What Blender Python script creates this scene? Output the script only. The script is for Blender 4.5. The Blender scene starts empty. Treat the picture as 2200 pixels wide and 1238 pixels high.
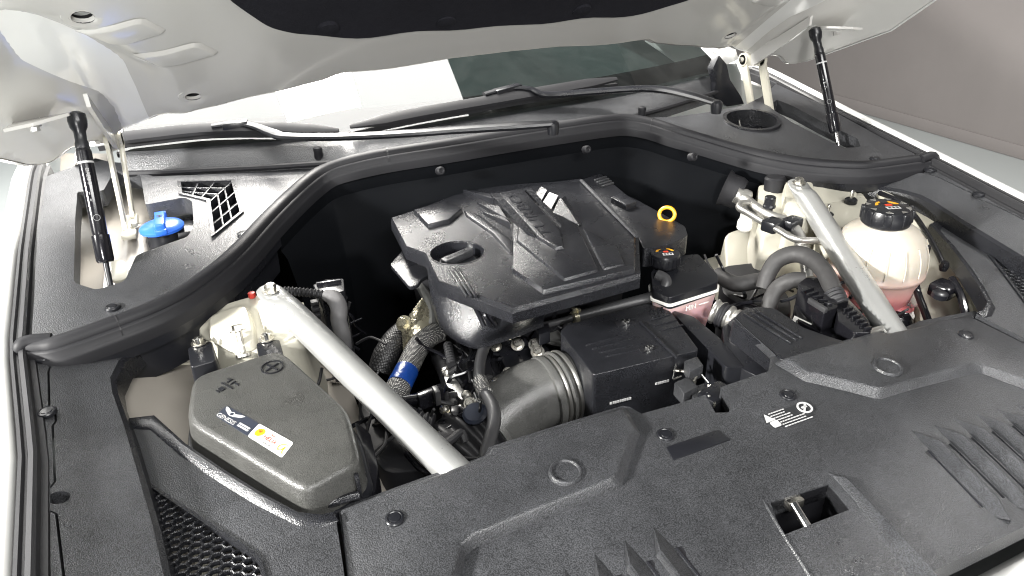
import bpy, bmesh, math, random
from mathutils import Vector, Matrix, geometry
random.seed(7)
V = Vector
SC = bpy.context.scene
COL = SC.collection
# ------------------------------------------------------------------ camera
FPX = 1550.4
CAM = V((-.51632, -.40225, 1.43387))
YAW, PITCH, ROLL = .38321, .49318, -.03408
_f = V((math.sin(YAW)*math.cos(PITCH), math.cos(YAW)*math.cos(PITCH), -math.sin(PITCH)))
_r0 = _f.cross(V((0, 0, 1))).normalized(); _u0 = _r0.cross(_f)
_r = math.cos(ROLL)*_r0 + math.sin(ROLL)*_u0
_u = -math.sin(ROLL)*_r0 + math.cos(ROLL)*_u0
cd = bpy.data.cameras.new('camera'); cam = bpy.data.objects.new('camera', cd); COL.objects.link(cam)
cd.sensor_width = 36; cd.lens = FPX/2200*36; cd.clip_start = .02; cd.clip_end = 200
cam.matrix_world = Matrix(((_r.x, _u.x, -_f.x, CAM.x), (_r.y, _u.y, -_f.y, CAM.y), (_r.z, _u.z, -_f.z, CAM.z), (0, 0, 0, 1)))
SC.camera = cam
# ------------------------------------------------------------------ light: a dim studio with ceiling softboxes
wd = bpy.data.worlds.new('World'); SC.world = wd; wd.use_nodes = True
wd.node_tree.nodes['Background'].inputs[0].default_value = (.62, .78, 1.0, 1)
wd.node_tree.nodes['Background'].inputs[1].default_value = .03
def area(name, loc, target, sx, sy, power, color=(1, 1, 1), spread=180):
    l = bpy.data.lights.new(name, 'AREA'); l.shape = 'RECTANGLE'; l.size = sx; l.size_y = sy
    l.energy = power; l.color = color; l.spread = math.radians(spread)
    o = bpy.data.objects.new(name, l); COL.objects.link(o); o.location = loc
    o.rotation_euler = (V(target)-V(loc)).to_track_quat('-Z', 'Y').to_euler()
    return o
LIGHTS = [
    ('ceiling_softbox', (-1.25, 2.6, 3.0), (-1.25, 2.6, 0), 3.8, 3.8, 430, (1, .985, .95), 180),
    ('rear_lamp', (-.2, 2.65, 2.9), (-.15, .75, .9), .5, 1.5, 230, (1, .96, .90), 180),
    ('front_ceiling_softbox', (.2, -1.7, 3.0), (.2, -1.7, 0), 2.2, .8, 150, (1, .99, .97), 180),
    ('added_low_front_fill', (-.6, -3.0, .46), (-.1, .5, 1.5), 3.0, .6, 24, (1, .985, .95), 180),  # added fill for the hood underside, standing in for floor bounce
    ('front_lamp', (-1.5, -2.7, 1.95), (-.3, .2, .86), .25, .25, 90, (1, .99, .97), 180),
    ('side_lamp', (-2.8, .15, 1.9), (-.1, .4, .87), .25, .25, 280, (1, .98, .94), 180),
    ('overhead_lamp', (2.0, .6, 3.3), (.5, .4, .9), .2, .2, 48, (1, .98, .95), 180),
]
for L in LIGHTS: area(*L)
SC.cycles.filter_width = 1.1
SC.view_settings.view_transform = 'Standard'; SC.view_settings.look = 'None'
SC.view_settings.exposure = 0; SC.view_settings.gamma = 1; SC.view_settings.use_curve_mapping = False
# ------------------------------------------------------------------ pixel -> place
def ray(px, py): return _f + _r*((px-1100)/FPX) - _u*((py-619)/FPX)
def W(px, py, z):
    d = ray(px, py); return CAM + d*((z-CAM.z)/d.z)
def WF(px, py, zf):                     # where the sight line meets the height field zf(x, y)
    z = .95
    d = ray(px, py); lo, hi = .2, 6.
    g = lambda k: (CAM+d*k).z - zf((CAM+d*k).x, (CAM+d*k).y)
    a = g(lo); n = 240; k0 = lo
    for i in range(1, n+1):
        k = lo+(hi-lo)*i/n; b = g(k)
        if a*b <= 0:
            x0, x1 = k0, k
            for _ in range(30):
                m = (x0+x1)/2
                if g(m)*a > 0: x0 = m
                else: x1 = m
            return CAM+d*((x0+x1)/2)
        a = b; k0 = k
    return W(px, py, z)
def WX(px, py, X):
    d = ray(px, py); return CAM + d*((X-CAM.x)/d.x)
def WY(px, py, Y):
    d = ray(px, py); return CAM + d*((Y-CAM.y)/d.y)
def WD(px, py, k): return CAM + ray(px, py)*k
def PT(*L): return [W(*l) for l in L]
def pz(z, *L): return [W(a, b, z) for a, b in L]
def interp(t, ks):
    if t <= ks[0][0]: return ks[0][1]
    for (a, x), (b, y) in zip(ks, ks[1:]):
        if t <= b: return x+(y-x)*(t-a)/(b-a)
    return ks[-1][1]
def sstep(a, b, t):
    t = min(1, max(0, (t-a)/(b-a))); return t*t*(3-2*t)
# ------------------------------------------------------------------ materials
MATS = {}
def mat(name, col, rough=.5, metal=0, spec=.5, coat=0, grain=0, gscale=600, rvar=0, cvar=0, cscale=6, sss=0, transm=0, emis=None, gdist=.001):
    m = bpy.data.materials.new(name); m.use_nodes = True; MATS[name] = m
    nt = m.node_tree; b = nt.nodes['Principled BSDF']; I = b.inputs
    I['Base Color'].default_value = (*col, 1); I['Roughness'].default_value = rough
    I['Metallic'].default_value = metal; I['Specular IOR Level'].default_value = spec
    I['Coat Weight'].default_value = coat; I['Coat Roughness'].default_value = .06
    if transm: I['Transmission Weight'].default_value = transm
    if sss:
        I['Subsurface Weight'].default_value = sss; I['Subsurface Radius'].default_value = (.02, .015, .01)
        I['Subsurface Scale'].default_value = .5
    tc = nt.nodes.new('ShaderNodeTexCoord')
    if emis: I['Emission Color'].default_value = (*emis[0], 1); I['Emission Strength'].default_value = emis[1]
    if grain:
        n = nt.nodes.new('ShaderNodeTexNoise'); n.inputs['Scale'].default_value = gscale; n.inputs['Detail'].default_value = 1.5
        bp = nt.nodes.new('ShaderNodeBump'); bp.inputs['Strength'].default_value = grain; bp.inputs['Distance'].default_value = gdist
        nt.links.new(tc.outputs['Object'], n.inputs['Vector']); nt.links.new(n.outputs['Fac'], bp.inputs['Height'])
        nt.links.new(bp.outputs['Normal'], I['Normal'])
    if rvar or cvar:
        n2 = nt.nodes.new('ShaderNodeTexNoise'); n2.inputs['Scale'].default_value = cscale; n2.inputs['Detail'].default_value = 6
        n2.inputs['Roughness'].default_value = .65
        nt.links.new(tc.outputs['Object'], n2.inputs['Vector'])
        if rvar:
            mr = nt.nodes.new('ShaderNodeMapRange'); mr.inputs['From Min'].default_value = .3; mr.inputs['From Max'].default_value = .7
            mr.inputs['To Min'].default_value = max(.02, rough-rvar); mr.inputs['To Max'].default_value = min(1, rough+rvar)
            nt.links.new(n2.outputs['Fac'], mr.inputs['Value']); nt.links.new(mr.outputs['Result'], I['Roughness'])
        if cvar:
            mx = nt.nodes.new('ShaderNodeMix'); mx.data_type = 'RGBA'
            mx.inputs['A'].default_value = (*[c*(1-cvar) for c in col], 1); mx.inputs['B'].default_value = (*[min(1, c*(1+cvar)) for c in col], 1)
            nt.links.new(n2.outputs['Fac'], mx.inputs['Factor']); nt.links.new(mx.outputs['Result'], I['Base Color'])
    return m
def grain_mat(name, col, rough, bump, scale, glint, sheen, dust=.35):
    m = mat(name, col, rough); nt = m.node_tree; b = nt.nodes['Principled BSDF']; L = nt.links
    tc = nt.nodes.new('ShaderNodeTexCoord')
    def noise(sc, det, ro=.5):
        n = nt.nodes.new('ShaderNodeTexNoise'); n.inputs['Scale'].default_value = sc; n.inputs['Detail'].default_value = det; n.inputs['Roughness'].default_value = ro
        L.new(tc.outputs['Object'], n.inputs['Vector']); return n.outputs['Fac']
    def mr(v, a, b_, c, d):
        n = nt.nodes.new('ShaderNodeMapRange'); n.inputs[1].default_value = a; n.inputs[2].default_value = b_; n.inputs[3].default_value = c; n.inputs[4].default_value = d
        L.new(v, n.inputs[0]); return n.outputs[0]
    def mul(x, y):
        n = nt.nodes.new('ShaderNodeMath'); n.operation = 'MULTIPLY'; L.new(x, n.inputs[0]); L.new(y, n.inputs[1]); return n.outputs[0]
    fine = noise(scale, .5); big = noise(9, 5, .6); mid = noise(60, 3)
    k = mul(mul(mr(fine, .35, .65, 1-glint, 1+glint), mr(big, .3, .7, 1-sheen, 1+sheen)), mr(mid, .3, .7, .9, 1.1))  # fine noise also paints glints of the grain into the base colour
    vm = nt.nodes.new('ShaderNodeVectorMath'); vm.operation = 'SCALE'; vm.inputs[0].default_value = col; L.new(k, vm.inputs['Scale'])
    du = nt.nodes.new('ShaderNodeMix'); du.data_type = 'RGBA'; du.inputs['B'].default_value = (.20, .20, .19, 1)
    L.new(vm.outputs[0], du.inputs['A']); L.new(mul(mr(noise(230, 2), .66, .74, 0, dust), mr(noise(5, 4), .4, .7, .1, 1)), du.inputs['Factor'])
    L.new(du.outputs['Result'], b.inputs['Base Color'])
    L.new(mr(big, .3, .7, rough-.07, rough+.09), b.inputs['Roughness'])
    bp = nt.nodes.new('ShaderNodeBump'); bp.inputs['Strength'].default_value = bump; bp.inputs['Distance'].default_value = .0012
    L.new(fine, bp.inputs['Height']); L.new(bp.outputs[0], b.inputs['Normal'])
grain_mat('grain_plastic', (.036, .037, .040), .32, .5, 780, .5, .25, .15)
grain_mat('fine_plastic', (.013, .0135, .016), .26, .4, 800, .42, .12, .0)
mat('smooth_plastic', (.010, .0105, .013), .30, grain=.1, gscale=300, rvar=.08, cvar=.1)
mat('gloss_plastic', (.008, .008, .010), .16, rvar=.06)
grain_mat('olive_plastic', (.052, .052, .049), .31, .4, 800, .3, .12, .05)
grain_mat('pipe_plastic', (.085, .085, .082), .24, .3, 900, .25, .1, .05)
mat('rubber', (.011, .011, .013), .58, rvar=.1, cvar=.2, spec=.3)
mat('soft_rubber', (.018, .018, .020), .55, grain=.15, gscale=200, rvar=.1)
mat('hose_rubber', (.040, .040, .042), .38, rvar=.08, cvar=.2)
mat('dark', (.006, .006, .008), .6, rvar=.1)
mat('felt', (.012, .012, .016), .95, grain=.8, gscale=350, spec=.2, cvar=.3, cscale=90)
mat('white_paint', (.80, .80, .78), .25, coat=.6)
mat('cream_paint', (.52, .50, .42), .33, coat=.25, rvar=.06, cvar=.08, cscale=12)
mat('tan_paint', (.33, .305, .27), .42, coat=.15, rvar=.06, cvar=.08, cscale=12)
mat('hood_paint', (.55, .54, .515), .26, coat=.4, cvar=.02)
mat('firewall', (.0035, .004, .005), .65, rvar=.1, spec=.05)
mat('silver_paint', (.47, .475, .465), .32, metal=.6, grain=.15, gscale=900, rvar=.06, cvar=.06, cscale=30)
mat('zinc', (.62, .60, .55), .3, metal=1, rvar=.12, cscale=60)
mat('bright_steel', (.75, .75, .74), .2, metal=1, rvar=.1)
mat('aluminium', (.58, .57, .54), .34, metal=.9, rvar=.1, cscale=40)
mat('cast_metal', (.30, .30, .29), .45, metal=.8, grain=.4, gscale=300)
mat('foil', (.62, .58, .44), .28, metal=.9, rvar=.1, cscale=50)
mat('blue_plastic', (.030, .135, .62), .32, cvar=.08)
mat('blue_tape', (.006, .040, .21), .3, grain=.4, gscale=120, gdist=.003, cvar=.3, cscale=120)
mat('orange', (.78, .36, .015), .35)
mat('yellow', (.75, .62, .06), .4)
mat('red', (.45, .03, .02), .4)
mat('white_print', (.48, .48, .48), .5)
mat('navy_print', (.025, .03, .045), .35)
mat('label_white', (.80, .79, .74), .4)
mat('label_black', (.02, .021, .023), .35)
mat('yellow_print', (.80, .42, .01), .45)
mat('red_print', (.62, .05, .02), .45)
mat('tape', (.035, .034, .034), .6, grain=.4, gscale=70, gdist=.003, cvar=.3, cscale=40)
mat('floor_grey', (.36, .385, .385), .38, cvar=.06, cscale=2, rvar=.05)
mat('wall_grey', (.178, .163, .158), .85, cvar=.10, cscale=3)
mat('teal_dash', (.14, .158, .155), .6, cvar=.2, cscale=15)
mat('clear_plastic', (.8, .8, .8), .1, transm=.8)
mat('faint_print', (.22, .22, .22), .5)
# ------------------------------------------------------------------ mesh tools
def poly_area(p): return sum(p[i].x*p[(i+1) % len(p)].y-p[(i+1) % len(p)].x*p[i].y for i in range(len(p)))/2
def flare(pts, amt):                    # offset a polygon outwards in plan
    n = len(pts); s = 1 if poly_area(pts) > 0 else -1; out = []
    for i, p in enumerate(pts):
        a = (p-pts[i-1]); b = (pts[(i+1) % n]-p)
        na = V((a.y, -a.x, 0))*s; nb = V((b.y, -b.x, 0))*s
        if na.length > 1e-9: na.normalize()
        if nb.length > 1e-9: nb.normalize()
        m = na+nb
        if m.length < 1e-6: m = na
        m.normalize(); k = amt/max(.35, m.dot(na)); out.append(p+m*k)
    return out
def rnd(pts, r, n=4):                   # round the corners of a closed polygon
    out = []; N = len(pts)
    for i, p in enumerate(pts):
        a, b = pts[i-1], pts[(i+1) % N]
        da, db = a-p, b-p
        ra = min(r, da.length*.45); rb = min(r, db.length*.45)
        p0 = p+da.normalized()*ra; p1 = p+db.normalized()*rb
        for k in range(n+1):
            t = k/n; out.append(p0*(1-t)**2+p*2*t*(1-t)+p1*t*t)
    return out
def smooth(path, sub=6):                # Catmull-Rom through the points
    P = [2*path[0]-path[1]]+list(path)+[2*path[-1]-path[-2]]; out = []
    for i in range(1, len(P)-2):
        for k in range(sub):
            t = k/sub; a, b, c, d = P[i-1], P[i], P[i+1], P[i+2]
            out.append(.5*((2*b)+(c-a)*t+(2*a-5*b+4*c-d)*t*t+(3*b-a-3*c+d)*t**3))
    out.append(path[-1].copy()); return out
def mir(pts): return [V((-p.x, p.y, p.z)) for p in pts]
class M:
    def __init__(s): s.v = []; s.f = []
    def raw(s, vs, fs):
        o = len(s.v); s.v += [V(v) for v in vs]; s.f += [[i+o for i in f] for f in fs]; return s
    def bm(s, bm):
        bm.verts.ensure_lookup_table(); bm.verts.index_update()
        s.raw([v.co.copy() for v in bm.verts], [[v.index for v in f.verts] for f in bm.faces]); bm.free(); return s
    def prism(s, top, h=None, bottom=None, bevel=0, seg=2, fl=0, cap=True):
        bm = bmesh.new(); n = len(top)
        if bottom is None:
            b0 = flare(top, fl) if fl else top
            bottom = [p-V((0, 0, h)) for p in b0]
        T = [bm.verts.new(p) for p in top]; B = [bm.verts.new(p) for p in bottom]
        ft = bm.faces.new(T)
        if cap: bm.faces.new(B[::-1])
        for i in range(n): bm.faces.new((T[i], B[i], B[(i+1) % n], T[(i+1) % n]))
        bmesh.ops.recalc_face_normals(bm, faces=bm.faces)
        if bevel:
            es = list(ft.edges)
            for i in range(n):
                e = bm.edges.get((T[i], B[i]))
                a = (T[i].co-T[i-1].co).normalized(); b = (T[(i+1) % n].co-T[i].co).normalized()
                if e and a.dot(b) < .9: es.append(e)
            bmesh.ops.bevel(bm, geom=es, offset=bevel, offset_type='OFFSET', segments=seg, profile=.5, affect='EDGES', clamp_overlap=True)
        big = [f for f in bm.faces if len(f.verts) > 4]
        if big: bmesh.ops.triangulate(bm, faces=big)
        return s.bm(bm)
    def box(s, c, ax, ay, az, bevel=0, seg=2):      # centre and three half-axis vectors
        c, ax, ay, az = V(c), V(ax), V(ay), V(az)
        bm = bmesh.new()
        vs = [bm.verts.new(c+ax*i+ay*j+az*k) for i in (-1, 1) for j in (-1, 1) for k in (-1, 1)]
        for q in ((0, 1, 3, 2), (4, 6, 7, 5), (0, 4, 5, 1), (2, 3, 7, 6), (0, 2, 6, 4), (1, 5, 7, 3)): bm.faces.new([vs[i] for i in q])
        bmesh.ops.recalc_face_normals(bm, faces=bm.faces)
        if bevel: bmesh.ops.bevel(bm, geom=list(bm.edges), offset=bevel, offset_type='OFFSET', segments=seg, profile=.5, affect='EDGES', clamp_overlap=True)
        return s.bm(bm)
    def tube(s, path, r, seg=12, sub=6, cap=True, sm=True, flat=1., upv=None):
        n0 = len(path)
        if sm and n0 > 2:
            P = smooth(path, sub)
            if isinstance(r, (list, tuple)):
                R = [interp(i/sub, list(enumerate(r))) for i in range(len(P))]
            else: R = [r]*len(P)
        else:
            P = path; R = list(r) if isinstance(r, (list, tuple)) else [r]*len(P)
        t0 = (P[1]-P[0]).normalized(); up = V(upv) if upv else V((0, 0, 1))
        if abs(t0.dot(up)) > .9: up = V((1, 0, 0))
        rings = []
        for i, p in enumerate(P):
            t = (P[min(i+1, len(P)-1)]-P[max(i-1, 0)]).normalized()
            a = t.cross(up)
            if a.length < 1e-5: a = t.cross(V((0, 1, 0)))
            a.normalize(); b = a.cross(t).normalized()
            if not upv: up = b
            rings.append([p+(a*math.cos(2*math.pi*k/seg)+b*flat*math.sin(2*math.pi*k/seg))*R[i] for k in range(seg)])
        return s.rings(rings, cap)
    def rings(s, rings, cap=True, closed=True):
        n = len(rings[0]); vs = [v for r in rings for v in r]; fs = []
        for i in range(len(rings)-1):
            for k in range(n if closed else n-1):
                k2 = (k+1) % n
                fs.append([i*n+k, i*n+k2, (i+1)*n+k2, (i+1)*n+k])
        if cap and closed:
            fs.append(list(range(n))[::-1]); fs.append([(len(rings)-1)*n+k for k in range(n)])
        return s.raw(vs, fs)
    def lathe(s, o, ax, prof, seg=20, cap=True, phase=0, sx=1.):       # prof: (radius, height along ax)
        o = V(o); ax = V(ax).normalized(); a = ax.cross(V((0, 1, 0)))
        if a.length < .1: a = ax.cross(V((1, 0, 0)))
        a.normalize(); b = ax.cross(a)
        R = [[o+ax*h+(a*sx*math.cos(2*math.pi*k/seg+phase)+b*math.sin(2*math.pi*k/seg+phase))*max(r, 1e-5) for k in range(seg)] for r, h in prof]
        return s.rings(R, cap)
    def sheet(s, rows): return s.rings(rows, cap=False, closed=False)
    def plate(s, outer, holes=(), zf=None, thick=.004, grid=.03, hole_depth=None):
        pts = []; edges = []; faces = []
        def ring(r):
            o = len(pts); L = []
            for i, p in enumerate(r):
                q = r[(i+1) % len(r)]; k = max(1, int((V((q.x-p.x, q.y-p.y))).length/grid))
                for j in range(k): L.append(V((p.x+(q.x-p.x)*j/k, p.y+(q.y-p.y)*j/k)))
            pts.extend(L); n = len(L); edges.extend([(o+i, o+(i+1) % n) for i in range(n)])
        ring(outer)
        for h in holes: ring(h)
        nb = len(pts); O2 = [V((p.x, p.y)) for p in outer]; H2 = [[V((p.x, p.y)) for p in h] for h in holes]
        def inside(p, P):
            c = False; j = len(P)-1
            for i in range(len(P)):
                if (P[i].y > p.y) != (P[j].y > p.y) and p.x < (P[j].x-P[i].x)*(p.y-P[i].y)/(P[j].y-P[i].y)+P[i].x: c = not c
                j = i
            return c
        x0 = min(p.x for p in O2); x1 = max(p.x for p in O2); y0 = min(p.y for p in O2); y1 = max(p.y for p in O2)
        bnd = list(pts)
        nx = int((x1-x0)/grid); ny = int((y1-y0)/grid)
        for i in range(1, nx+1):
            for j in range(1, ny+1):
                p = V((x0+i*grid+(j % 2)*grid*.5, y0+j*grid))
                if inside(p, O2) and not any(inside(p, h) for h in H2) and min((p-b).length_squared for b in bnd) > (grid*.45)**2: pts.append(p)
        r = geometry.delaunay_2d_cdt(pts, edges, [], 0, 1e-6)
        vs2, fs = r[0], r[2]
        keep = []
        for f in fs:
            c = sum((vs2[i] for i in f), V((0, 0)))/len(f)
            if inside(c, O2) and not any(inside(c, h) for h in H2): keep.append(list(f))
        z = zf or (lambda x, y: outer[0].z)
        bm = bmesh.new(); bv = [bm.verts.new((p.x, p.y, z(p.x, p.y))) for p in vs2]
        for f in keep:
            try: bm.faces.new([bv[i] for i in f])
            except ValueError: pass
        loose = [v for v in bm.verts if not v.link_faces]
        bmesh.ops.delete(bm, geom=loose, context='VERTS')
        bmesh.ops.recalc_face_normals(bm, faces=bm.faces)
        be = [e for e in bm.edges if e.is_boundary]
        ret = bmesh.ops.extrude_edge_only(bm, edges=be)
        for v in [g for g in ret['geom'] if isinstance(g, bmesh.types.BMVert)]: v.co.z -= thick
        return s.bm(bm)
    def mirror(s):
        m = M(); m.v = [V((-v.x, v.y, v.z)) for v in s.v]; m.f = [f[::-1] for f in s.f]; return m
    def build(s, name, material, parent=None, label=None, ang=35, kind=None, recalc=True, cat=None):
        me = bpy.data.meshes.new(name); me.from_pydata([tuple(v) for v in s.v], [], s.f)
        if recalc:
            b = bmesh.new(); b.from_mesh(me); bmesh.ops.recalc_face_normals(b, faces=b.faces); b.to_mesh(me); b.free()
        lo = V([min(v[i] for v in s.v) for i in range(3)]); hi = V([max(v[i] for v in s.v) for i in range(3)]); c = (lo+hi)/2
        me.transform(Matrix.Translation(-c))
        me.polygons.foreach_set('use_smooth', [True]*len(me.polygons))
        me.set_sharp_from_angle(angle=math.radians(ang))
        me.materials.append(MATS[material])
        return place(name, me, c, parent, label, kind, cat)
WORLD = {}
def place(name, me, c, parent=None, label=None, kind=None, cat=None):
    o = bpy.data.objects.new(name, me); COL.objects.link(o)
    WORLD[o.name] = V(c)
    if parent is not None: o.parent = parent; o.location = V(c)-WORLD[parent.name]
    else: o.location = c
    if label: o['label'] = label
    if kind: o['kind'] = kind
    if cat: o['category'] = cat
    return o
def share(o, c, parent, rot=None):       # another piece with the same mesh
    q = place(o.name.split('.')[0], o.data, c, parent)
    if rot: q.rotation_euler = rot
    return q
def text_bm(txt, o, xdir, ydir, size, depth=.0006, cx=.5, spacing=1., squash=1.):
    cu = bpy.data.curves.new('t', 'FONT'); cu.body = txt; cu.extrude = .02; cu.resolution_u = 3; cu.space_character = spacing
    ob = bpy.data.objects.new('t', cu); COL.objects.link(ob); bpy.context.view_layer.update()
    me = ob.to_mesh(); xs = [v.co.x for v in me.vertices]; w0, w1 = min(xs), max(xs)
    xd = V(xdir).normalized(); yd = V(ydir).normalized(); nd = xd.cross(yd).normalized(); o = V(o)
    vs = [o+xd*((v.co.x-w0-(w1-w0)*cx)*size*squash)+yd*((v.co.y-.35)*size)+nd*((v.co.z/.02)*depth) for v in me.vertices]
    fs = [list(p.vertices) for p in me.polygons]
    ob.to_mesh_clear(); COL.objects.unlink(ob); bpy.data.objects.remove(ob); bpy.data.curves.remove(cu)
    return M().raw(vs, fs)
HEXB = [(.0075, 0), (.0075, .0012), (.0052, .0013), (.0052, .006), (.0044, .0068), (.0, .0068)]
def hexbolt(o, ax=(0, 0, 1), k=1.):
    m = M().lathe(o, ax, [(.0085*k, 0), (.0085*k, .0014*k), (.0055*k, .0015*k)], 20)
    m.lathe(V(o)+V(ax).normalized()*.0014*k, ax, [(.0058*k, 0), (.0058*k, .005*k), (.0048*k, .006*k)], 6)
    return m
CLIP_PROF = [(.0105, -.002), (.0105, .0012), (.0095, .0024), (.0078, .0028), (.0070, .0022), (.0064, .0022), (.0060, .0030), (.0, .0034)]
def push_clip(parent, c, n=(0, 0, 1), k=1.):
    c = V(c)
    o = M().lathe(c, n, [(r*k, h*k) for r, h in CLIP_PROF], 20).build('push_clip', 'smooth_plastic', parent)
    return o
# ------------------------------------------------------------------ the setting: studio floor and wall
o = M().raw([(-14, -8, 0), (14, -8, 0), (14, 16, 0), (-14, 16, 0)], [[0, 1, 2, 3]]).build('floor', 'floor_grey', kind='structure')
m = M()
m.raw([(3.80, -6, 0), (3.80, 14, 0), (3.80, 14, 5), (3.80, -6, 5), (3.95, -6, 0), (3.95, 14, 0), (3.95, 14, 5), (3.95, -6, 5)],
      [[0, 1, 2, 3], [4, 7, 6, 5], [3, 2, 6, 7], [0, 3, 7, 4], [1, 5, 6, 2]])
wall = m.build('wall', 'wall_grey', kind='structure')
M().box((3.797, 4, .04), (.005, 0, 0), (0, 9.9, 0), (0, 0, .038), .002).build('skirting_board', 'wall_grey', wall)
# ------------------------------------------------------------------ the car
car = bpy.data.objects.new('car', None); COL.objects.link(car); WORLD['car'] = V((0, 0, 0))
car['label'] = 'white saloon car with its hood raised, black plastic engine bay covers and silver strut braces'
car['category'] = 'car'
XG = [(-.3, .69), (0, .735), (.15, .755), (.356, .776), (.58, .815), (.85, .836), (1.14, .848), (2.2, .85)]
ZG = [(-.3, .86), (0, .903), (.1, .915), (.36, .932), (.58, .947), (.85, .975), (1.14, 1.015), (2.2, 1.06)]
xg = lambda y: interp(y, XG)
zg = lambda y: interp(y, ZG)
YS = [-.3+.05*i for i in range(42)]
def fender(s):
    prof = [(-.001, -.05), (.0, -.006), (.003, -.001), (.008, .001), (.022, .001), (.034, -.004), (.044, -.013), (.051, -.027), (.056, -.05), (.062, -.09), (.075, -.15), (.08, -.3), (.078, -.45), (.07, -.62)]
    rows = []
    for y in YS: rows.append([V((s*(xg(y)+.012+dx*.68), y, zg(y)+dz+.002)) for dx, dz in prof])
    return M().sheet(rows)
for s, lab in ((-1, 'white front fender beside the black fuse box'), (1, 'white front fender beside the coolant tank')):
    fender(s).build('fender', 'white_paint', car, lab, ang=50)
    # black rubber strip and channel in the gutter between fender and covers
    m = M()
    prof = [(.010, -.03), (.010, -.004), (.0085, -.001), (.005, -.001), (.003, -.006), (.001, -.006), (-.001, -.001), (-.006, .0), (-.009, -.003), (-.010, -.012), (-.016, -.013), (-.018, -.03)]
    rows = [[V((s*(xg(y)+dx), y, zg(y)+dz)) for dx, dz in prof] for y in YS[:31]]
    m.sheet(rows)
    m.build('gutter_trim', 'soft_rubber', car, 'black grooved rubber trim strip along the '+('fuse box side fender' if s < 0 else 'coolant tank side fender'))
# wheels, under the fenders, that carry the car
for s in (-1, 1):
    w = M().lathe((s*.80, .42, .345), (s, 0, 0), [(.22, -.11), (.32, -.115), (.345, -.09), (.345, .09), (.32, .115), (.25, .11)], 40, cap=False).build('wheel', 'rubber', car)
    M().lathe((s*.80, .42, .345), (s, 0, 0), [(.06, .09), (.2, .07), (.245, .10), (.248, -.1)], 40).build('rim', 'aluminium', w)
# white front bumper, ahead of the covers
rows = []
for i in range(25):
    t = -1+i/12; x = .86*t; yb = -.112+.10*abs(t)**2.2+.18*max(0, abs(t)-.8)*3
    rows.append([V((x, yb+.02, .770-.05*t*t)), V((x, yb+.004, .790-.03*t*t)), V((x, yb-.006, .796-.03*t*t)), V((x, yb-.03, .795-.03*t*t)), V((x, yb-.07, .775-.03*t*t)), V((x, yb-.10, .72)), V((x, yb-.12, .5)), V((x, yb-.08, .3))])
M().sheet(rows).build('bumper', 'white_paint', car, 'white front bumper edge ahead of the radiator cover', ang=50)
# dark engine compartment shell
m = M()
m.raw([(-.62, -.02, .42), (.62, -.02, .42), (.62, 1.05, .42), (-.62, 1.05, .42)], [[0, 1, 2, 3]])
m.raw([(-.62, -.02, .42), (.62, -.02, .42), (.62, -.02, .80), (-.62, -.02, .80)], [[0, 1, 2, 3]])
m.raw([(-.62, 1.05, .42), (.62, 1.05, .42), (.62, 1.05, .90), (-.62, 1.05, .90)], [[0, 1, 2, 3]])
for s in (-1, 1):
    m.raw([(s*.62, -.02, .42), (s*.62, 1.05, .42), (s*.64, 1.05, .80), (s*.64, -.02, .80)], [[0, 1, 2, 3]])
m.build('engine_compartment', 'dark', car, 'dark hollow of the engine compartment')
# ------------------------------------------------------------------ covers at the front
zrad = lambda x, y: .868-.022*(x/.45)**2-.35*max(0, .24-y)**2
yb_ = lambda x: -.108+.10*min(1.2, abs(x)/.86)**2.2
wr = lambda *L: [WF(a, b, zrad) for a, b in L]
back = wr((727, 1093), (850, 1047), (935, 1017), (1040, 980), (1050, 962), (1062, 957), (1338, 872), (1352, 874), (1378, 889), (1455, 868), (1515, 848),
          (1537, 887), (1566, 886), (1570, 868), (1548, 832), (1650, 798), (1672, 771), (1850, 722), (1925, 712), (1975, 690), (2096, 668))
front = [V((x, yb_(x)+.012, 0)) for x in [.50-.05*i for i in range(21)]]
outer = back+[V((.495, .16, 0)), V((.505, .06, 0))]+front+wr((770, 1330), (747, 1238))
latch = wr((1655, 1080), (1780, 1040), (1826, 1095), (1682, 1150))
radcov = M().plate(outer, [latch], zrad, .022, .025).build('radiator_cover', 'grain_plastic', car, 'wide black grained radiator cover with two raised shoulders and louvres')
zi = lambda x, y: zrad(x, y)+.012
Ti = [(1336, 875), (1364, 920), (1355, 928), (1320, 1022), (1307, 1031), (1018, 1145), (991, 1168), (971, 1238), (935, 1350)]
Bi = [(1348, 872), (1380, 930), (1377, 940), (1342, 1042), (1334, 1053), (1016, 1184), (1001, 1199), (995, 1238), (962, 1350)]
rest = [(765, 1340), (745, 1238), (731, 1096), (850, 1050), (940, 1021), (1044, 980), (1055, 963), (1068, 959)]
top = [WF(a, b, zi) for a, b in Ti+rest]; bot = [WF(a, b, zrad) - V((0, 0, .003)) for a, b in Bi]+[WF(a, b, zrad)-V((0, 0, .003)) for a, b in rest]
left_isl = M().prism(top, bottom=bot, bevel=.003, seg=2, cap=False)
mi = left_isl.mirror()
pl = left_isl.build('raised_shoulder', 'grain_plastic', radcov); pr = mi.build('raised_shoulder', 'grain_plastic', radcov)
nrm = V((0, -.09, 1)).normalized()
c0 = WF(1215, 1015, zi)
for s, par in ((1, pl), (-1, pr)):
    c = V((c0.x*s, c0.y, c0.z))
    M().lathe(c, nrm, [(.0195, -.003), (.0190, .0012), (.0175, .0032), (.0158, .0032), (.0145, .0010), (.0, .0008)], 36).build('round_boss', 'grain_plastic', radcov)
for px, py, zf in ((848, 1115, zi), (1430, 935, zrad), (1693, 850, zrad), (2075, 720, zi)):
    push_clip(radcov, WF(px, py, zf), nrm)
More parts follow.
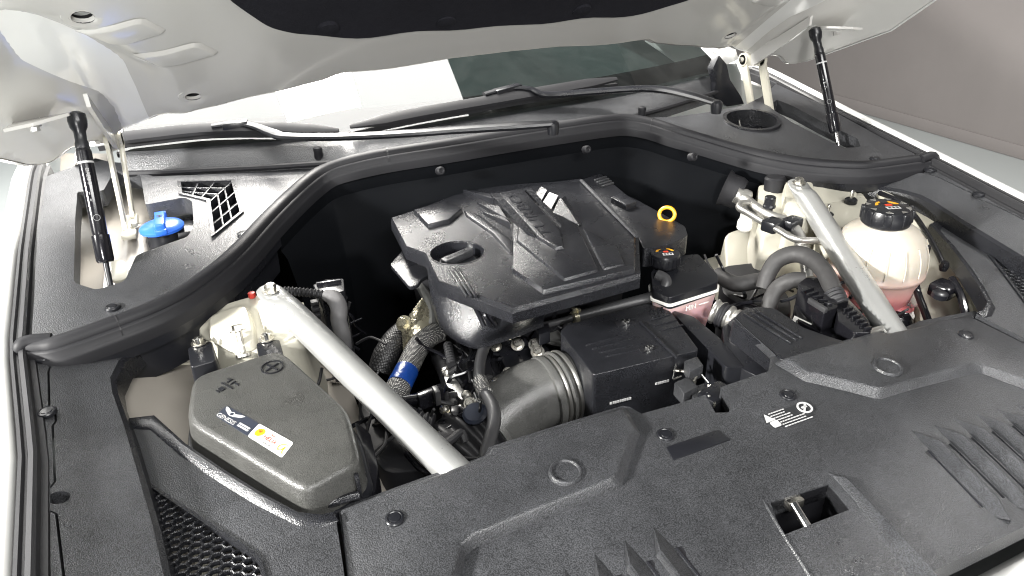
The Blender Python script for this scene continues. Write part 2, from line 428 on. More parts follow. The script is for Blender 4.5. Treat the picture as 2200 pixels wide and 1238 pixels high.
M().prism([WF(a, b, zrad)+V((0, 0, .0015)) for a, b in ((1432, 962), (1541, 925), (1569, 946), (1447, 990))], .004, bevel=.0006).build('pad', 'smooth_plastic', radcov)
# louvres: raised wedges beside narrow slots
def louvre(x0, y0, y1, s):
    m = M(); zz = lambda x, y: zrad(x, y)-.001
    st = [(0., 0.), (.28, 1.), (.90, 1.), (1., .25)]
    sec = []
    for t, k in st:
        y = y0+(y1-y0)*t; xa = x0-.012*t
        w = .0170*max(k, .04); h = .0080*k
        L = [V((xa-w*.15, y, zz(xa, y)-.001)), V((xa, y, zz(xa, y)+.0012*k)), V((xa+w, y, zz(xa, y)+h)), V((xa+w+.003*k, y, zz(xa, y)+h*.9)), V((xa+w+.005*k, y, zz(xa, y)-.002))]
        if t == 1.:
            L = [p+V((.006, -.012, 0)) if i >= 2 else p for i, p in enumerate(L)]
        sec.append(L)
    m.sheet(sec)
    if s < 0: m = m.mirror()
    o = m.build('louvre', 'grain_plastic', radcov, ang=20)
    yA = y0+(y1-y0)*.28; yB = y0+(y1-y0)*.9
    g = M(); A = V((x0-.0062, yA, zz(x0, yA)+.0006)); B = V((x0-.0136, yB, zz(x0, yB)+.0006))
    g.tube([A, B], .0022, 8, sm=False)
    if s < 0: g = g.mirror()
    g.build('rim', 'smooth_plastic', o)
    g = M(); d = (B-A)/2; g.box((A+B)/2+V((-.0036, 0, -.0002)), d, V((.0016, 0, 0)), (0, 0, .0012))
    if s < 0: g = g.mirror()
    g.build('slot', 'dark', o)
for i in range(6):
    for s in (1, -1): louvre(.181+.0355*i, .056-.002*i, -.072+.001*i, s)
# latch opening with its well, latch and striker rod
m = M()
lt = [p-V((0, 0, .002)) for p in latch]; lb = [p+V((0, .0, -.07)) for p in latch]
m.raw(lt+lb, [[0, 1, 5, 4], [1, 2, 6, 5], [2, 3, 7, 6], [3, 0, 4, 7], [4, 5, 6, 7]])
well = m.build('latch_well', 'dark', radcov, recalc=False)
M().tube([W(1704, 1082, .848), W(1740, 1140, .836)], .0050, 12, sm=False).build('striker_rod', 'bright_steel', well)
M().box(W(1705, 1080, .844), (.010, 0, 0), (0, .006, 0), (0, 0, .006), .002).build('latch_hook', 'zinc', well)
for i in range(3):
    A = W(1788+i*11, 1046+i*4, .842); B = W(1806+i*9, 1094+i*2, .822)
    M().box((A+B)/2, (B-A)/2, V((.0022, .0004, 0)), V((0, 0, .006)), .0008).build('latch_rib', 'fine_plastic', well)
# the guide ramp right of the latch
L1 = [WF(a, b, zrad) for a, b in ((1778, 1018), (1815, 1037), (1905, 1140), (1992, 1238), (2080, 1340))]
L2 = [WF(a, b, zrad) for a, b in ((1786, 1026), (1830, 1075), (1870, 1130), (1945, 1238), (2010, 1340))]
up = [0.0, .006, .010, .011, .011]
rows = [[b-V((0, 0, .002)), (a*.96+b*.04)+V((0, 0, u)), a+V((.001, 0, u+.0005)), a+V((.008, 0, -.002))] for a, b, u in zip(L1, L2, up)]
M().sheet(rows).build('latch_guide', 'grain_plastic', radcov, ang=25)
L1 = [WF(a, b, zrad) for a, b in ((1640, 1072), (1655, 1100), (1690, 1158), (1745, 1245), (1800, 1330))]
rows = [[p+V((-.004, 0, -.002)), p+V((-.001, 0, u)), p+V((0, 0, u)), p+V((.002, 0, -.003))] for p, u in zip(L1, (0, .002, .002, .002, .002))]
M().sheet(rows).build('latch_guide', 'grain_plastic', radcov, ang=25)
# warning label
lab = [WF(a, b, zrad)+V((0, 0, .0012)) for a, b in ((1637, 897), (1737, 862), (1748, 893), (1668, 921))]
wl = M().prism(lab, .003).build('warning_label', 'label_black', radcov, 'small black warning label with white print')
ex = (lab[1]-lab[0]).normalized(); ey = nrm.cross(ex).normalized()
def on(px, py, k=.0020): return WF(px, py, zrad)+nrm*k
m = M()
A = on(1650, 902); m.prism([A+ex*-.007+ey*-.005, A+ex*.007+ey*-.005, A+ey*.008], .0006)
m.build('warning_triangle', 'white_print', wl)
m = M(); A = on(1666, 913); m.prism(rnd([A+ex*-.006+ey*-.005, A+ex*.006+ey*-.005, A+ex*.006+ey*.005, A+ex*-.006+ey*.005], .003), .0006); m.build('book_icon', 'white_print', wl)
M().lathe(on(1728, 878), nrm, [(.0098, -.0004), (.0098, .0004), (.0074, .0004), (.0074, -.0004)], 28, cap=False).build('prohibition_ring', 'white_print', wl)
m = M(); A = on(1728, 878); m.box(A, (ex+ey)*.0052, (ex-ey)*.0009, nrm*.0005); m.box(A+ey*.001, ex*.004, ey*.0012, nrm*.0005); m.build('prohibition_bar', 'white_print', wl)
for i in range(7):
    y = .0105-.0042*i; n = 6 if i < 4 else 9
    m = M(); x = 0.
    O = on(1690, 895)+ey*y+ex*(-.020 if i < 4 else -.016)
    for k in range(n):
        w = random.uniform(.0022, .0048); m.box(O+ex*(x+w/2), ex*w/2, ey*.0007, nrm*.0003); x += w+.0011
    m.build('print_line', 'white_print', wl)
# ------------------------------------------------------------------ side covers and vent panels, left and right alike
zside = lambda x, y: zg(y)-.012-.25*max(0, xg(y)-abs(x))
ws = lambda *L: [WF(a, b, zside) for a, b in L]
seam = ws((117, 768), (107, 790), (104, 800), (106, 878), (118, 882), (120, 905), (113, 915), (118, 1035), (95, 1062), (97, 1093), (121, 1104), (137, 1238), (145, 1330))
inner = ws((366, 686), (342, 702), (255, 776), (237, 812), (241, 842), (268, 920), (300, 1030), (330, 1135), (352, 1238), (375, 1330))
def gut(y): return V((-(xg(y)-.017), y, 0))
cov_out = [seam[0]+V((-.0012, 0, 0))]+[p+V((-.0012, 0, 0)) for p in seam[1:]]+[gut(y) for y in (.10, .2, .3, .4, .5, .565)]
cov_in = [p+V((.0012, 0, 0)) for p in seam]+inner[::-1]+ws((270, 705))
zvent = lambda x, y: .862+.06*(y-.25)
wv = lambda *L: [WF(a, b, zvent) for a, b in L]
vent = wv((266, 903), (332, 902), (398, 962), (480, 1018), (560, 1068), (640, 1110), (690, 1112), (720, 1102), (740, 1238), (752, 1330), (372, 1330), (346, 1238), (296, 1033))
vhole = wv((304, 1040), (320, 1038), (430, 1112), (545, 1188), (563, 1206), (572, 1240), (580, 1290), (362, 1290), (345, 1215))
rim = wv((268, 905), (332, 902), (398, 962), (480, 1018), (560, 1068), (640, 1110), (690, 1113), (720, 1103))
rimi = wv((272, 922), (322, 925), (385, 980), (470, 1038), (548, 1086), (636, 1130), (694, 1134), (722, 1124))
rimh = (.5, 1, 1, 1, 1, .9, .6, .25)
side_txt = {1: 'fuse box', -1: 'coolant tank'}
for s in (1, -1):
    f = (lambda m: m) if s == 1 else (lambda m: m.mirror())
    oo = f(M().plate(cov_out, [], zside, .02, .03)).build('fender_edge_cover', 'grain_plastic', car, 'narrow black grained strip along the fender on the %s side' % side_txt[s])
    hole = [WF(126, 1069, zside)+V((.0095*math.cos(a), .0095*math.sin(a), 0)) for a in [2*math.pi*k/16 for k in range(16)]]
    io = f(M().plate(cov_in, [hole], zside, .028, .025)).build('side_cover', 'grain_plastic', car, 'black grained side cover with clips on the %s side' % side_txt[s])
    hb = WF(126, 1069, zside); f(M().lathe(hb-V((0, 0, .02)), (0, 0, 1), [(.0, 0), (.0098, 0), (.0098, .019)], 16, cap=False)).build('hole_cup', 'dark', io, recalc=False)
    # chamfered inner edge of the side cover
    ch = inner; rows = [[p+V((0, 0, .0006)), p+V((.006, -.003, -.004)), p+V((.0095, -.004, -.03))] for p in ch]
    f(M().sheet(rows)).build('chamfer', 'fine_plastic', io)
    for px, py in ((95, 773), (270, 718), (103, 890)):
        c = WF(px, py, zside); c.x *= s; c.z += .003
        push_clip(io, c)
    vo = f(M().plate(vent, [vhole], zvent, .012, .02)).build('vent_panel', 'grain_plastic', car, 'black grained panel with triangular hexagon mesh vent beside the %s' % side_txt[s])
    rows = [[b+V((0, 0, -.001)), b+V((.003, .002, .004*h)), a+V((-.002, -.001, .007*h)), a+V((.001, .001, .006*h)), a+V((.004, .003, -.02))] for a, b, h in zip(rim, rimi, rimh)]
    f(M().sheet(rows)).build('panel_rim', 'fine_plastic', vo)
    hr = vhole; rows = [[p+V((0, 0, .0005)), p+V((0, 0, .003)), q+V((0, 0, .003)), q+V((0, 0, -.008))] for p, q in zip(hr+hr[:1], flare(hr, -.004)+flare(hr, -.004)[:1])]
    f(M().sheet(rows)).build('mesh_frame', 'fine_plastic', vo)
    # hexagon mesh
    m = M(); H2 = [V((p.x, p.y)) for p in flare(vhole, -.002)]
    def ins(p):
        c = False; j = len(H2)-1
        for i in range(len(H2)):
            if (H2[i].y > p.y) != (H2[j].y > p.y) and p.x < (H2[j].x-H2[i].x)*(p.y-H2[i].y)/(H2[j].y-H2[i].y)+H2[i].x: c = not c
            j = i
        return c
    ang = math.radians(-8)
    ax = V((math.cos(ang), math.sin(ang), 0)); ay = V((-math.sin(ang), math.cos(ang), 0)); O = sum(vhole, V())/len(vhole)
    rx, ry = .0066, .0052
    for i in range(-16, 17):
        for j in range(-26, 27):
            c = O+ax*(i*rx*1.62)+ay*((j+.5*(i % 2))*ry*1.9)
            if not ins(V((c.x, c.y))): continue
            outr = []; innr = []
            for k in range(6):
                a = math.pi/3*k
                e = ax*(rx*1.08*math.cos(a))+ay*(ry*1.10*math.sin(a))
                outr.append(c+e); innr.append(c+e*.76)
            for L in (outr, innr):
                for p in L: p.z = zvent(p.x, p.y)-.003
            dn = V((0, 0, -.004)); dt = V((0, 0, .0012))
            vs = outr+[p+dt for p in innr]+[p+dn for p in innr]
            m.raw(vs, [[k, (k+1) % 6, 6+(k+1) % 6, 6+k] for k in range(6)]+[[6+k, 6+(k+1) % 6, 12+(k+1) % 6, 12+k] for k in range(6)])
    f(m).build('vent_mesh', 'fine_plastic', vo, recalc=False)
    hl = [V((.500, .155, 0)), V((xg(.13)-.02, .155, 0)), V((xg(.05)-.02, .05, 0)), V((xg(-.02)-.03, -.02, 0)), V((.62, -.045, 0)), V((.53, -.06, 0)), V((.505, .0, 0))]
    hc2 = M().plate(mir(hl), [], lambda x, y: .842+.04*(y-.1), .05, .03)
    f(hc2).build('headlamp_cover', 'grain_plastic', car, 'black grained corner cover ahead of the mesh vent beside the %s' % side_txt[s])
    b = [p+V((0, 0, -.06)) for p in vhole]
    f(M().prism(b, .004)).build('inner_duct', 'cream_paint', vo)
# ------------------------------------------------------------------ hood seal and firewall
SEAL = [(45, 745, .945), (90, 742, .945), (130, 735, .947), (250, 693, .95), (330, 662, .952), (400, 625, .955), (470, 575, .958), (520, 530, .962), (575, 470, .97), (620, 425, .98), (665, 385, .992), (700, 362, 1.0), (750, 345, 1.01), (830, 328, 1.015), (960, 308, 1.02), (1100, 285, 1.022), (1200, 270, 1.022), (1300, 256, 1.02), (1350, 254, 1.015), (1400, 262, 1.008), (1450, 278, .998), (1500, 293, .985), (1600, 322, .96), (1680, 340, .953), (1750, 350, .95), (1830, 355, .948), (1880, 354, .947), (1950, 345, .946), (2005, 338, .945)]
SP = PT(*SEAL)
def along(path, prof, sub=4, i0=0, i1=None):
    P = smooth(path, sub); rows = []
    for i, p in enumerate(P):
        t = (P[min(i+2, len(P)-1)]-P[max(i-2, 0)]); t.z = 0; t.normalize(); n = t.cross(V((0, 0, 1)))
        rows.append([p+n*a+V((0, 0, b)) for a, b in prof])
    rows = rows[i0*sub:(None if i1 is None else i1*sub+1)]
    return rows
prof = [(-.017, -.012), (-.0168, .0), (-.0135, .005), (-.006, .0072), (.002, .0068), (.0068, .003), (.0080, -.003), (.0110, -.003), (.0135, -.006), (.0140, -.014), (.0165, -.0155), (.018, -.020), (.0185, -.034)]
m = M().sheet(along(SP, prof))
seal = m.build('hood_seal', 'rubber', car, 'black rubber hood seal curving round the back of the engine bay', ang=60)
for i in (0, -1):
    d = SP[i]; s = -1 if i == 0 else 1
    M().tube([d+V((s*-.035, 0, .000)), d+V((s*-.012, .001, .003)), d+V((s*-.001, -.001, .001)), d+V((s*.001, -.003, -.012))], .010, 12).build('seal_end', 'rubber', seal)
for i in (3, 13, 19):
    r0 = along(SP, [(a*1.05, b*1.05+.0004) for a, b in prof[:10]], 4)[i*4]
    r1 = along(SP, [(a*1.05, b*1.05+.0004) for a, b in prof[:10]], 4)[i*4+1]
    r1 = [a+(b-a)*.12 for a, b in zip(r0, r1)]
    M().sheet([r0, r1]).build('seal_joint', 'soft_rubber', seal)
m = M().sheet(along(SP, [(.013, -.015), (.016, -.045), (.013, -.06), (.022, -.075), (.03, -.12), (.045, -.20), (.05, -.48)], 4, 8, 23))
firew = m.build('firewall_panel', 'firewall', car, 'dark moulded firewall panel below the hood seal')
def on_wall(px, py):                    # a point on the firewall, just behind the seal run
    return WF(px, py, lambda x, y: 1.0-(interp(abs(x), [(0, .885), (.25, .88), (.32, .84), (.45, .70), (.52, .62)])-y)*12.)
for px, py in ((948, 367), (1263, 321), (1492, 337)):
    p = WY(px, py, interp(WY(px, py, .85).x, [(-.3, .862), (0, .868), (.22, .862), (.33, .80), (.40, .735), (.5, .66)]))
    M().lathe(p, (0.1, -1, .35), [(.008, -.012), (.008, .0), (.006, .002), (.004, .002), (.003, .0005), (0, .0005)], 18).build('push_clip', 'rubber', firew)
for s, a, b in ((-1, 0, 8), (1, 23, 28)):
    M().sheet(along(SP, [(.017, -.02), (.016, -.05), (.006, -.055), (.004, -.10)], 4, a, b)).build('seal_flange', 'smooth_plastic', car,
        'black flange under the seal above the %s' % ('fuse box strut tower' if s < 0 else 'coolant side strut tower'))
# ------------------------------------------------------------------ cowl
ZC = [(.5, .936), (.57, .940), (.62, .947), (.7, .954), (.83, .971), (.92, .985), (1.0, .990), (1.1, 1.0), (1.25, 1.02)]
zc = lambda x, y: interp(y, ZC)
wc = lambda *L: [WF(a, b, zc) for a, b in L]
def gutp(s, y): return V((s*(xg(y)-.016), y, 0))
ls = [V((p.x-.004, p.y+.006, 0)) for p in SP[1:13]]
outl = [gutp(-1, y) for y in (1.13, 1.0, .9, .8, .7, .62, .585)]+ls+wc((742, 352), (690, 359), (560, 369), (420, 376), (330, 379), (308, 372), (292, 352), (235, 348), (205, 340))
wellL = rnd(wc((166, 412), (158, 607), (208, 623), (268, 604), (293, 548), (405, 508), (416, 480), (413, 432), (395, 424), (312, 440), (302, 376), (246, 366), (222, 410)), .008, 3)
ventL = wc((389, 394), (497, 391), (516, 458), (462, 503), (452, 431), (392, 417))
cowlL = M().plate(outl, [wellL, ventL], zc, .03, .025).build('cowl_cover', 'grain_plastic', car, 'black grained cowl cover with air grille and washer filler opening')
# moulded recess edge beside the gas strut
A = wc((150, 470), (128, 520), (122, 560), (135, 610), (160, 690)); 
# grille: frame, dark well, slats
fr = flare(ventL, .006); rows = [[b, b+V((0, 0, .003)), a+V((0, 0, .003)), a+V((0, 0, -.02))] for a, b in zip(ventL+ventL[:1], fr+fr[:1])]
gr = M().sheet(rows).build('air_grille', 'fine_plastic', cowlL)
M().prism([p-V((0, 0, .028)) for p in flare(ventL, .004)], .002).build('grille_well', 'dark', gr)
def bar(parent, a, b, h=.011, w=.0016, mt='fine_plastic', name='slat'):
    a, b = V(a), V(b); d = (b-a)/2; n = V((-d.y, d.x, 0)).normalized()
    M().box((a+b)/2-V((0, 0, h)), d, n*w, (0, 0, h), .0005).build(name, mt, parent)
zc2 = lambda x, y: zc(x, y)+.001
g = lambda a, b: WF(a, b, zc2)
for P3 in (((390, 402), (482, 404), (498, 473)), ((391, 410), (467, 417), (480, 488))):
    bar(gr, g(*P3[0]), g(*P3[1])); bar(gr, g(*P3[1]), g(*P3[2]))
bar(gr, g(497, 391), g(452, 431))
for a, b in (((425, 393), (412, 422)), ((460, 392), (431, 426)), ((503, 413), (455, 455)), ((510, 436), (459, 480))): bar(gr, g(*a), g(*b), .009)
# cream sheet metal in the well under the hinge
m = M(); zz = .925
m.sheet([[W(x, y, z) for x, y, z in r] for r in (
    ((225, 350, .95), (225, 430, .94), (228, 520, .93), (222, 620, .92), (215, 700, .91)),
    ((258, 350, .945), (262, 430, .935), (262, 520, .925), (255, 610, .915), (245, 700, .90)),
    ((275, 350, .955), (282, 430, .945), (283, 520, .93), (280, 610, .91), (280, 700, .89)),
    ((300, 350, .955), (305, 430, .945), (312, 520, .925), (320, 610, .90), (320, 700, .88)),
    ((350, 370, .93), (360, 440, .92), (360, 540, .91), (360, 610, .89), (360, 700, .87)))])
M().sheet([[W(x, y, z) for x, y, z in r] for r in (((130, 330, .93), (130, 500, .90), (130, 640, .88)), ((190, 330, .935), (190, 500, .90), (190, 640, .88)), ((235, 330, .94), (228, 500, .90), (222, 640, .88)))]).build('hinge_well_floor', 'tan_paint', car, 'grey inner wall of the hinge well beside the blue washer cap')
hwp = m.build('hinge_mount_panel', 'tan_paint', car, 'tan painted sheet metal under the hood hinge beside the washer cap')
M().prism(rnd(PT((238, 560, .925), (262, 556, .93), (278, 575, .925), (272, 600, .92), (240, 605, .92)), .01), .01, bevel=.003).build('metal_boss', 'cream_paint', hwp)
# washer filler neck and blue cap
c = W(347, 486, .960)
neck = M().lathe(c-V((0, 0, .075)), (0, 0, 1), [(.03, 0), (.032, .03), (.027, .05), (.024, .072)], 28).build('washer_filler', 'smooth_plastic', car, 'black washer fluid filler neck with a bright blue cap')
M().box(c+V((.02, .03, -.035)), (.05, 0, 0), (0, .045, 0), (0, 0, .025), .012).build('filler_housing', 'smooth_plastic', neck)
cp = M().lathe(c-V((0, 0, .003)), (0, 0, 1), [(.029, -.004), (.0355, -.002), (.036, .002), (.033, .0055), (.024, .0095), (.01, .0115), (0, .012)], 40).build('washer_cap', 'blue_plastic', neck, 'bright blue washer fluid cap with a grip tab')
M().box(c+V((0, .002, .009)), (0, .033, 0), (.0085, 0, 0), (0, 0, .0060), .003, 3).build('grip', 'blue_plastic', cp)
M().box(c+V((0, .036, .006)), (0, .004, 0), (.0095, 0, 0), (0, 0, .007), .002).build('tab', 'blue_plastic', cp)
M().box(c+V((0, -.034, .002)), (0, .005, 0), (.0095, 0, 0), (0, 0, .005), .002).build('tab', 'blue_plastic', cp)
m = M(); m.box(c+V((0, .012, .0152)), (.005, 0, 0), (0, .0008, 0), (0, 0, .0005)); m.box(c+V((0, .006, .0152)), (.004, 0, 0), (0, .0008, 0), (0, 0, .0005)); m.box(c+V((0, .009, .0152)), (.0008, 0, 0), (0, .006, 0), (0, 0, .0005)); m.build('cap_symbol', 'navy_print', cp)
# right cowl cover with round opening
rs = [V((p.x+.002, p.y+.006, 0)) for p in SP[18:28]]
outr = rs+[gutp(1, y) for y in (.585, .62, .7, .8, .9, 1.0, 1.13)]+wc((1670, 178), (1640, 206), (1600, 226), (1530, 240), (1440, 252), (1390, 252))
hc = WF(1615, 259, zc); rh = [hc+V((.058*math.cos(a), .052*math.sin(a), 0)) for a in [2*math.pi*k/36 for k in range(36)]]
slotR = rnd(wc((1668, 214), (1760, 258), (1842, 298), (1850, 316), (1815, 318), (1795, 310), (1700, 262), (1655, 232)), .006, 3)
cowlR = M().plate(outr, [rh, slotR], zc, .03, .025).build('cowl_cover', 'grain_plastic', car, 'black cowl cover with a large round opening beside the hood hinge')
rr = [[q+V((0, 0, -.001)), q+V((0, 0, .004)), p+V((0, 0, .004)), p+V((0, 0, -.04))] for p, q in zip(rh+rh[:1], flare(rh, .008)+flare(rh, .008)[:1])]
rr = [[V((p.x, p.y, p.z+zc(p.x, p.y)-hc.z)) for p in r] for r in rr]
ro = M().sheet(rr).build('opening_rim', 'fine_plastic', cowlR)
M().lathe(hc-V((0, 0, .09)), (0, 0, 1), [(0, 0), (.06, 0), (.064, .085)], 32, cap=False).build('opening_well', 'dark', ro, recalc=False)
M().tube([hc+V((-.005, .005, -.085)), hc+V((-.01, .03, -.005))], .002, 8, sm=False).build('pin', 'zinc', ro)
M().prism([p-V((0, 0, .06)) for p in flare(slotR, .01)], .004).build('slot_well', 'dark', cowlR)
for px, py in ((1880, 341),): push_clip(cowlR, WF(px, py, zc2))
for px, py in ((524, 503), (242, 661)): push_clip(cowlL, WF(px, py, zc2))
# strip under the windscreen
ybs = lambda x: 1.012+.24*x*x
yfs = lambda x: interp(abs(x), [(0, .936), (.25, .936), (.33, .975), (.45, 1.01), (.664, 1.085), (.72, 1.11)])
XS = [-.70+.05*i for i in range(29)]
rows = [[V((x, yfs(x)-.004, .975)), V((x, yfs(x), .992)), V((x, yfs(x)+.006, 1.0)), V((x, (yfs(x)+ybs(x))/2, 1.022)), V((x, ybs(x)-.004, 1.034)), V((x, ybs(x), 1.037)), V((x, ybs(x)+.03, 1.045))] for x in XS]
strip = M().sheet(rows).build('windscreen_cowl_strip', 'grain_plastic', car, 'grained black strip along the base of the windscreen')
# rubber edge of the strip
M().tube([V((x, yfs(x)-.004, .998)) for x in XS[:9]], .006, 8).build('strip_lip', 'rubber', strip)
M().tube([V((x, yfs(x)-.004, .998)) for x in XS[20:]], .006, 8).build('strip_lip', 'rubber', strip)
# glossy end piece by the left hinge
M().tube(PT((255, 312, 1.01), (300, 311, 1.01), (312, 330, .995), (322, 372, .975)), .0075, 10, flat=.7).build('strip_end', 'gloss_plastic', strip)
M().box(W(272, 328, .985), (.018, .004, 0), (0, .008, 0), (0, 0, .006), .002).build('end_bracket', 'smooth_plastic', strip)
for px, py, z, k in ((685, 338, 1.005, 1.), (1378, 250, 1.012, 1.)):
    p = W(px, py, z)
    M().lathe(p-V((0, 0, .012)), (0, -.05, 1), [(.017, 0), (.014, .005), (.009, .010), (.008, .024), (.0088, .028), (.0078, .032), (.004, .034), (0, .034)], 20).build('rubber_stop', 'rubber', strip)
# ------------------------------------------------------------------ windscreen and what lies behind it
SL = .50
zw = lambda x, y: 1.040+SL*(y-ybs(x))-.10*max(0, y-ybs(x))**2
m = M(); rows = []
for j in range(15):
    d = -.01+.95*j/14
    rows.append([V((x, ybs(x)+d, zw(x, ybs(x)+d))) for x in [(-.70+.07*i)*(1-.12*d) for i in range(21)]])
gm = bpy.data.materials.new('windscreen_glass'); gm.use_nodes = True; MATS['windscreen_glass'] = gm; nt = gm.node_tree; nt.nodes.clear()
out = nt.nodes.new('ShaderNodeOutputMaterial'); mx = nt.nodes.new('ShaderNodeMixShader'); tr = nt.nodes.new('ShaderNodeBsdfTransparent'); gl = nt.nodes.new('ShaderNodeBsdfGlossy')
fr_ = nt.nodes.new('ShaderNodeFresnel'); fr_.inputs['IOR'].default_value = 1.92; tr.inputs['Color'].default_value = (.56, .66, .645, 1); gl.inputs['Roughness'].default_value = .015
nt.links.new(fr_.outputs[0], mx.inputs[0]); nt.links.new(tr.outputs[0], mx.inputs[1]); nt.links.new(gl.outputs[0], mx.inputs[2]); df = nt.nodes.new('ShaderNodeBsdfDiffuse'); df.inputs['Color'].default_value = (.45, .47, .46, 1); m2 = nt.nodes.new('ShaderNodeMixShader')
tcg = nt.nodes.new('ShaderNodeTexCoord'); ng = nt.nodes.new('ShaderNodeTexNoise'); ng.inputs['Scale'].default_value = 7; ng.inputs['Detail'].default_value = 8; ng.inputs['Roughness'].default_value = .7; ng.inputs['Distortion'].default_value = 1.2
mg = nt.nodes.new('ShaderNodeMapRange'); mg.inputs[1].default_value = .42; mg.inputs[2].default_value = .78; mg.inputs[3].default_value = .012; mg.inputs[4].default_value = .035
nt.links.new(tcg.outputs['Object'], ng.inputs['Vector']); nt.links.new(ng.outputs['Fac'], mg.inputs[0]); nt.links.new(mg.outputs[0], m2.inputs[0])
nt.links.new(mx.outputs[0], m2.inputs[1]); nt.links.new(df.outputs[0], m2.inputs[2]); nt.links.new(m2.outputs[0], out.inputs[0])
ws_ = M().sheet(rows).build('windscreen', 'windscreen_glass', car, 'teal tinted windscreen reflecting a white ceiling panel', ang=80)
# black ceramic band at the foot of the glass
rows = [[V((x, ybs(x)+d, zw(x, ybs(x)+d)-.004)) for x in [(-.70+.07*i)*(1-.12*d) for i in range(21)]] for d in (-.005, .02, .045, .06)]
M().sheet(rows).build('glass_border', 'gloss_plastic', ws_)
m = M(); rows = []
for j, (d, z) in enumerate(((.05, 1.005), (.16, 1.03), (.3, 1.06), (.5, 1.10), (.62, 1.13), (.66, 1.10), (.7, .9))):
    rows.append([V((x, ybs(x)+d, z+.015*math.cos(6*x))) for x in [-.68+.068*i for i in range(21)]])
dash = m.sheet(rows).build('dashboard', 'teal_dash', car, 'dim dashboard top seen through the windscreen')
m = M(); m.box((.28, 1.62, 1.14), (.17, 0, 0), (0, .05, 0), (0, 0, .035), .03, 4); m.build('instrument_hood', 'teal_dash', dash)
m = M(); m.box((-.05, 1.66, 1.14), (.12, 0, 0), (0, .01, 0), (0, 0, .03), .008, 3); m.build('display', 'smooth_plastic', dash)
M().raw([(-.8, 1.7, .5), (.8, 1.7, .5), (.75, 2.6, 1.3), (-.75, 2.6, 1.3), (-.72, 2.0, 1.46), (.72, 2.0, 1.46), (.7, 2.7, 1.50), (-.7, 2.7, 1.50)], [[0, 1, 2, 3], [4, 5, 6, 7], [3, 2, 6, 7]]).build('cabin', 'dark', car, 'dark cabin behind the windscreen')
for s in (-1, 1):
    # body side at the foot of the pillar, black corner trim
    rows = []
    for j in range(8):
        d = .95*j/7
        x0 = (.70)*(1-.12*d)
        y = ybs(.70)+d; z = zw(.7, ybs(.7)+d)
        rows.append([V((s*(x0-.01), y, z+.004)), V((s*(x0+.004), y, z+.010)), V((s*(x0+.05), y+.01, z+.006)), V((s*(x0+.085), y+.03, z-.03)), V((s*(x0+.12), y+.03, z-.2))])
    M().sheet(rows).build('pillar', 'white_paint', car, 'white windscreen pillar above the %s side cowl' % side_txt[-s])
def upright(poly, Y, th, name, mt, label, bv=.003):
    a = [WY(px, py, Y) for px, py in poly]; b = [p+V((0, th, 0)) for p in a]
    return M().prism(a, bottom=b, bevel=bv).build(name, mt, car, label)
upright(((1530, 150), (1545, 118), (1562, 138), (1570, 172), (1592, 206), (1600, 224), (1562, 230), (1530, 205), (1538, 178)), 1.07, .02, 'pillar_trim', 'smooth_plastic', 'black corner trim fin at the foot of the windscreen pillar')
upright(((1536, 112), (1540, 96), (1580, 100), (1588, 128), (1562, 140), (1548, 122)), 1.10, .02, 'pillar_foot', 'white_paint', 'pale pillar foot above the black corner trim fin')
# ------------------------------------------------------------------ wipers
zw2 = lambda x, y: zw(x, y)+.028
zw3 = lambda x, y: max(zw(x, y), 1.03)+.034
def wiper(blade, arm, label, cap):
    B = [WF(a, b, zw2) for a, b in blade]; A = [WF(a, b, zw3) for a, b in arm]
    P = smooth(B, 8); n = len(P)
    m = M(); rows = []
    for i, p in enumerate(P):
        t = (P[min(i+1, n-1)]-P[max(0, i-1)]).normalized(); q = t.cross(V((0, 0, 1))).normalized()
        e = min(1, .35+min(i, n-1-i)/4*.65)
        rows.append([p+q*a*e+V((0, 0, b*e)) for a, b in ((.012, -.010), (.0125, -.004), (.007, .002), (-.002, .008), (-.006, .009), (-.010, -.002), (-.011, -.010))])
    m.rings(rows)
    w = m.build('wiper', 'rubber', car, label)
    rb = M(); rows = []
    for i, p in enumerate(P):
        t = (P[min(i+1, n-1)]-P[max(0, i-1)]).normalized(); q = t.cross(V((0, 0, 1))).normalized()
        rows.append([p+q*a+V((0, 0, b)) for a, b in ((.006, -.010), (.003, -.020), (-.003, -.020), (-.004, -.010))])
    rb.rings(rows).build('blade_rubber', 'soft_rubber', w)
    am = M().tube(A, [.011, .014, .014]+[.0125]*(len(A)-6)+[.010, .009, .008], 10, 6, flat=.55).build('wiper_arm', 'smooth_plastic', w)
    M().lathe(A[0]-V((0, 0, .02)), (0, 0, 1), [(.010, 0), (.012, .015), (.011, .022), (.006, .026), (0, .026)], 20).build('pivot_cap', 'smooth_plastic', w)
    M().box(A[-2]-V((0, 0, .004)), (A[-1]-A[-2])*.55, (A[-1]-A[-2]).cross(V((0, 0, 1))).normalized()*.011, (0, 0, .008), .003).build('arm_clip', 'smooth_plastic', w)
wiper([(752, 272), (900, 242), (1050, 216), (1200, 190), (1325, 169)], [(1540, 222), (1490, 207), (1430, 194), (1370, 191), (1290, 196), (1200, 203), (1165, 203), (1135, 191), (1090, 190), (1040, 203)],
      'black wiper whose long blade points up over the dark half of the windscreen', 1)
wiper([(208, 302), (330, 287), (450, 275), (600, 274), (728, 280)], [(1188, 266), (1110, 271), (1030, 276), (960, 281), (880, 287), (740, 294), (620, 294), (585, 286), (548, 272), (505, 265), (455, 271)],
      'black wiper lying low below the white reflection on the windscreen', 1)
